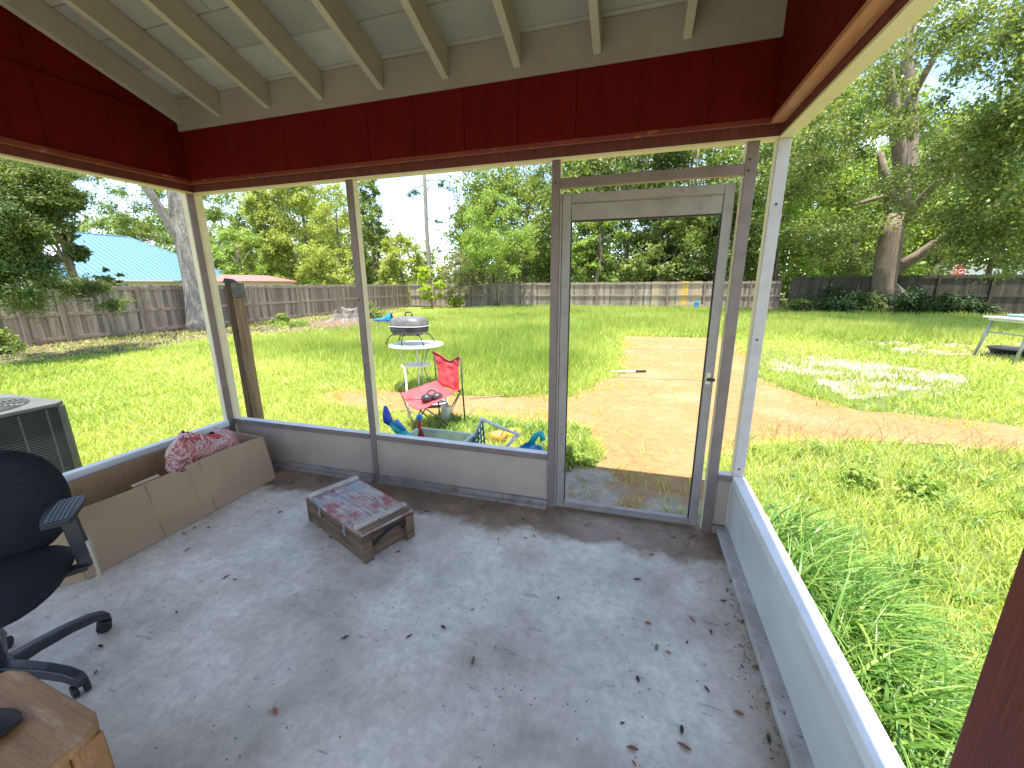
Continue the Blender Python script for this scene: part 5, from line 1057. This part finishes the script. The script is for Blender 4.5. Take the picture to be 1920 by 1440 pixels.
# ------------------------------------------------------------------ grass
def blades(name,P,h,wd,lean,m,rnd,curve=.5,z=GZ,seg=2):
    n=len(P); a=RNG.random(n)*6.283; nr=(P[:,0]<4.45)&(P[:,0]>3.9)&(P[:,1]<.15); a[nr]=RNG.normal(0,1.05,nr.sum()); nf=(P[:,1]<.35)&(P[:,1]>.05)&(P[:,0]<3.9)&(P[:,0]>-.3); a[nf]=RNG.normal(1.57,.8,nf.sum()); ld=np.stack([np.cos(a),np.sin(a)],1); fa=RNG.random(n)*6.283; wv=np.stack([np.cos(fa),np.sin(fa)],1)*(wd/2)[:,None]
    if seg==2:
        V=np.zeros((n,5,3))
        for k,(t,s_) in enumerate(((0,1.0),(.5,.85))):
            c=P+ld*(lean*h*t**(1+curve))[:,None]; zz=z+h*t*(1-.15*lean*t)
            V[:,2*k,:2]=c-wv*s_; V[:,2*k+1,:2]=c+wv*s_; V[:,2*k,2]=V[:,2*k+1,2]=zz
        V[:,4,:2]=P+ld*(lean*h)[:,None]; V[:,4,2]=z+h*np.sqrt(np.maximum(.05,1-lean**2*.6))
        base=np.arange(n)[:,None]*5; loops=(base+np.array([0,1,3,2,2,3,4])).ravel(); st_=(np.arange(n)[:,None]*7+np.array([0,4])).ravel(); rn=np.repeat(rnd,2)
    else:
        S=5; V=np.zeros((n,2*S+1,3)); lo=[]
        for k in range(S+1):
            t=k/S; hh=h*(t-.75*lean*t**2.2); rr=lean*h*t**1.7*1.1; c=P+ld*rr[:,None]; s_=(1-t**2.2)*(.55+.9*t*(1-t)*2)
            if k<S: V[:,2*k,:2]=c-wv*s_; V[:,2*k+1,:2]=c+wv*s_; V[:,2*k,2]=V[:,2*k+1,2]=z+hh
            else: V[:,2*S,:2]=c; V[:,2*S,2]=z+hh
        V[:,:,2]=np.maximum(V[:,:,2],z+.004)
        for k in range(S-1): lo+=[2*k,2*k+1,2*k+3,2*k+2]
        lo+=[2*S-2,2*S-1,2*S]; base=np.arange(n)[:,None]*(2*S+1); loops=(base+np.array(lo)).ravel(); st_=(np.arange(n)[:,None]*len(lo)+np.array([4*k for k in range(S)])).ravel(); rn=np.repeat(rnd,S)
    c=(V[:,:,1]<.07)&(V[:,:,0]>3.3)&(V[:,:,0]<3.95)&(V[:,:,2]<.43)&(P[:,0]>3.9)[:,None]; V[:,:,0]=np.where(c,3.95,V[:,:,0])
    return mesh_np(name,V.reshape(-1,3),0,0,loops,st_,m,rn)
LM['grass']=leafmat('lawn_grass',[(.20,.31,.055),(.40,.51,.11),(.56,.63,.18),(.68,.66,.33)],.42,.5,.3)
LM['tall']=leafmat('tall_grass_blades',[(.06,.16,.03),(.15,.30,.055),(.36,.50,.12)],.42,.4,.5)
def field(N0):
    u=RNG.random(N0); dmin,dmax=.9,30; # density ~ 1/d^1.25
    k=.8; d=(dmin**k+u*(dmax**k-dmin**k))**(1/k); a=YAW+(RNG.random(N0)*2-1)*R(59); x=CAM[0]+d*np.sin(a); y=CAM[1]+d*np.cos(a)
    ok=~((x>-.07)&(x<W_+.08)&(y<.08)); ok&=(x>-12.95)&(y<24.6)&(y-23.6< -.27*(x-11.2)); ok&=~((x<-.95)&(x>-1.95)&(y>-1.55)&(y<-.55))
    x,y,d=x[ok],y[ok],d[ok]; xw,yw=wob(x,y,-.10)
    p=np.ones(len(x)); xb,yb_=wob(x,y,.40); e=inside(DIRT,xw,yw); p[e]=.005; e2=e&~inside(DIRT,xb,yb_); p[e2]=.25
    pt=vn(x,y,2.7,21)*.6+vn(x,y,7,22)*.4
    for S_ in SAND:
        e=inside(S_,xw,yw); p[e]=.10+.9*np.clip((pt[e]-.45)*5,0,1)
        e3=(~e)&inside(S_,xb,yb_); p[e3]*=.35
    for S_ in LIT: p[inside(S_,xw,yw)]=.12
    p[(x>2.6)&(x<4.0)&(y<.9)&(y>0)]=.05
    p*=np.where((x>5)&(y<9.5),.45+.55*np.clip((vn(x,y,1.1,9)*2.2-.6),0,1),1)
    p[(x>3.9)&(x<5.6)&(y<1.6)]*=.7
    ok=RNG.random(len(x))<p; x,y,d=x[ok],y[ok],d[ok]
    tallz=np.clip((y-3.0)/2.5,0,1)*np.clip((3.0-x)/1.0,0,1)*np.clip((x+8.5)/3,0,1); tallz=np.maximum(tallz,np.clip((y-10.5)/1.5,0,1)*np.clip((x+6)/3,0,1))
    tuft=vn(x,y,3.1,5)
    h=(.07+.05*tuft)*(1-tallz)+tallz*(.19+.12*tuft); h*=.6+.8*RNG.random(len(x)); 
    wd=(.0024+.0014*d)*(1-.35*tallz)*(.7+.6*RNG.random(len(x)))
    lean=np.clip((.75-.45*tallz)*(.3+RNG.random(len(x))),0,.98)
    rnd=np.clip(.15+.45*RNG.random(len(x))+.5*(vn(x,y,.55,8)-.4)+.15*(vn(x,y,4.,6)-.5),0,1)
    return np.stack([x,y],1),h,wd,lean,rnd
P,h,wd,lean,rn=field(640000)
tag(blades('lawn_grass',P,h,wd,lean,LM['grass'],rn),'sunlit uncut yellow green lawn grass around the porch','grass',kind='stuff')
# broad blades along the right wall and the clump at the toys
def clumpfield(n,cx,cy,sx,sy): return np.stack([RNG.normal(cx,sx,n),RNG.normal(cy,sy,n)],1)
Ps=[];hs=[]
for i in range(330):
    cy_=random.choice([random.gauss(-.15,.25),random.gauss(-.62,.16),random.gauss(-1.2,.25)]); cy_=max(-1.75,min(.32,cy_)); cx_=4.03+abs(random.gauss(0,.26))+.03
    if cy_<-.95 and random.random()<.45 : cx_+=.1
    m_=random.randint(9,16); Ps.append(clumpfield(m_,cx_,cy_,.03,.03)); hs.append(np.full(m_,random.uniform(.22,.50)*(1.0 if cx_<4.4 else .6)*(1 if cy_>-1.1 else .8)))
for i in range(260):
    cx_,cy_=random.uniform(4.3,6.6),random.uniform(-1.4,2.0); m_=random.randint(6,11); Ps.append(clumpfield(m_,cx_,cy_,.04,.04)); hs.append(np.full(m_,random.uniform(.10,.22)))
for i in range(200):
    cx_,cy_=random.uniform(1.0,2.95),random.uniform(1.0,1.75)
    if 1.8<cx_<2.35 and cy_<1.35: continue
    m_=random.randint(7,12); Ps.append(clumpfield(m_,cx_,cy_,.035,.035)); hs.append(np.full(m_,random.uniform(.12,.24)))
for i in range(10): Ps.append(clumpfield(7,random.uniform(3.60,3.75),random.uniform(.07,.16),.03,.01)); hs.append(np.full(7,random.uniform(.1,.25)))
P=np.concatenate(Ps); h=np.concatenate(hs)*(.6+.7*RNG.random(len(P))); P[:,0]=np.where((P[:,1]<.02)&(P[:,0]<3.96),3.96+RNG.random(len(P))*.05,P[:,0])
tag(blades('tall_grass',P,h,(.007+.015*RNG.random(len(P))**2),np.clip(.35+.6*RNG.random(len(P)),0,1),LM['tall'],RNG.random(len(P)),seg=5),'lush broad bladed green grass leaning on the right kneewall and round the toys','grass',kind='stuff')
def ribbon(pts,wd):
    pts=[np.array(p,float) for p in pts]; m_=16; vs=[]
    for i in range(m_+1):
        t=i/m_; p=(1-t)**3*pts[0]+3*t*(1-t)**2*pts[1]+3*t*t*(1-t)*pts[2]+t**3*pts[3]; d=np.array((.4,1,0.)); d/=np.linalg.norm(d); w_=wd*(1-t**2.5)*(.5+.5*min(1,t*4)); vs+=[p-d*w_/2+np.array((0,0,.15*w_)),p+d*w_/2]
    return MB().add(vs,[(2*i,2*i+1,2*i+3,2*i+2) for i in range(m_)])
M['blade']=mat('single_grass_blade',(.10,.24,.035),(.16,.32,.05),scale=20,rough=.45)
for y0,px,pz,yy,wd in ((-.03,3.74,.30,-.10,.012),(-.10,3.83,.40,-.16,.011),(-.22,3.86,.41,-.30,.010),(.02,3.99,.52,.05,.012)):
    tag(ribbon([(4.0,y0,-.1),(4.02,y0,.45),(3.93,(y0+yy)/2,.58),(px,yy,pz)],wd).build('grass_blade',M['blade']),'long single grass blade arching over the right sill, tip %s'%{-.10:'hanging inside',-.16:'at its edge',-.30:'nearest the camera',.05:'outside'}[yy],'grass blade')
# seed stalks by the path
n=700; x=RNG.uniform(4.6,8.6,n); y=RNG.uniform(1.2,2.6,n)-.0; P=np.stack([x,y],1)
tag(blades('seed_stalks',P,.15+.30*RNG.random(n),np.full(n,.004),np.clip(.3+.6*RNG.random(n),0,1),leafmat('dry_stalks',[(.05,.055,.02),(.10,.10,.04),(.18,.16,.08)],.0),RNG.random(n),seg=5),'thin dry seed stalks along the near edge of the dirt path','grass',kind='stuff')
# leaf litter bits
pts=[]
for S_,k in ((LIT[0],9000),(LIT[1],3000)):
    x=RNG.uniform(S_[:,0].min(),S_[:,0].max(),k); y=RNG.uniform(S_[:,1].min(),S_[:,1].max(),k); ok=inside(S_,x,y); pts+=list(zip(x[ok],y[ok]))
debris('leaf_litter_bits','dry brown leaves scattered along the fences',pts,.07,LM['debris'],GZ+.01)
pts=[(random.uniform(3.98,5.2),random.uniform(-1.75,-.3)) for _ in range(900)]+[(random.gauss(4.35,.12),random.gauss(-1.5,.12)) for _ in range(260)]
debris('dry_leaves','dry tan leaves on the ground beside the right kneewall',pts,.022,leafmat('tan_leaves',[(.25,.14,.08),(.45,.30,.18),(.6,.45,.3)],.1),GZ+.01)
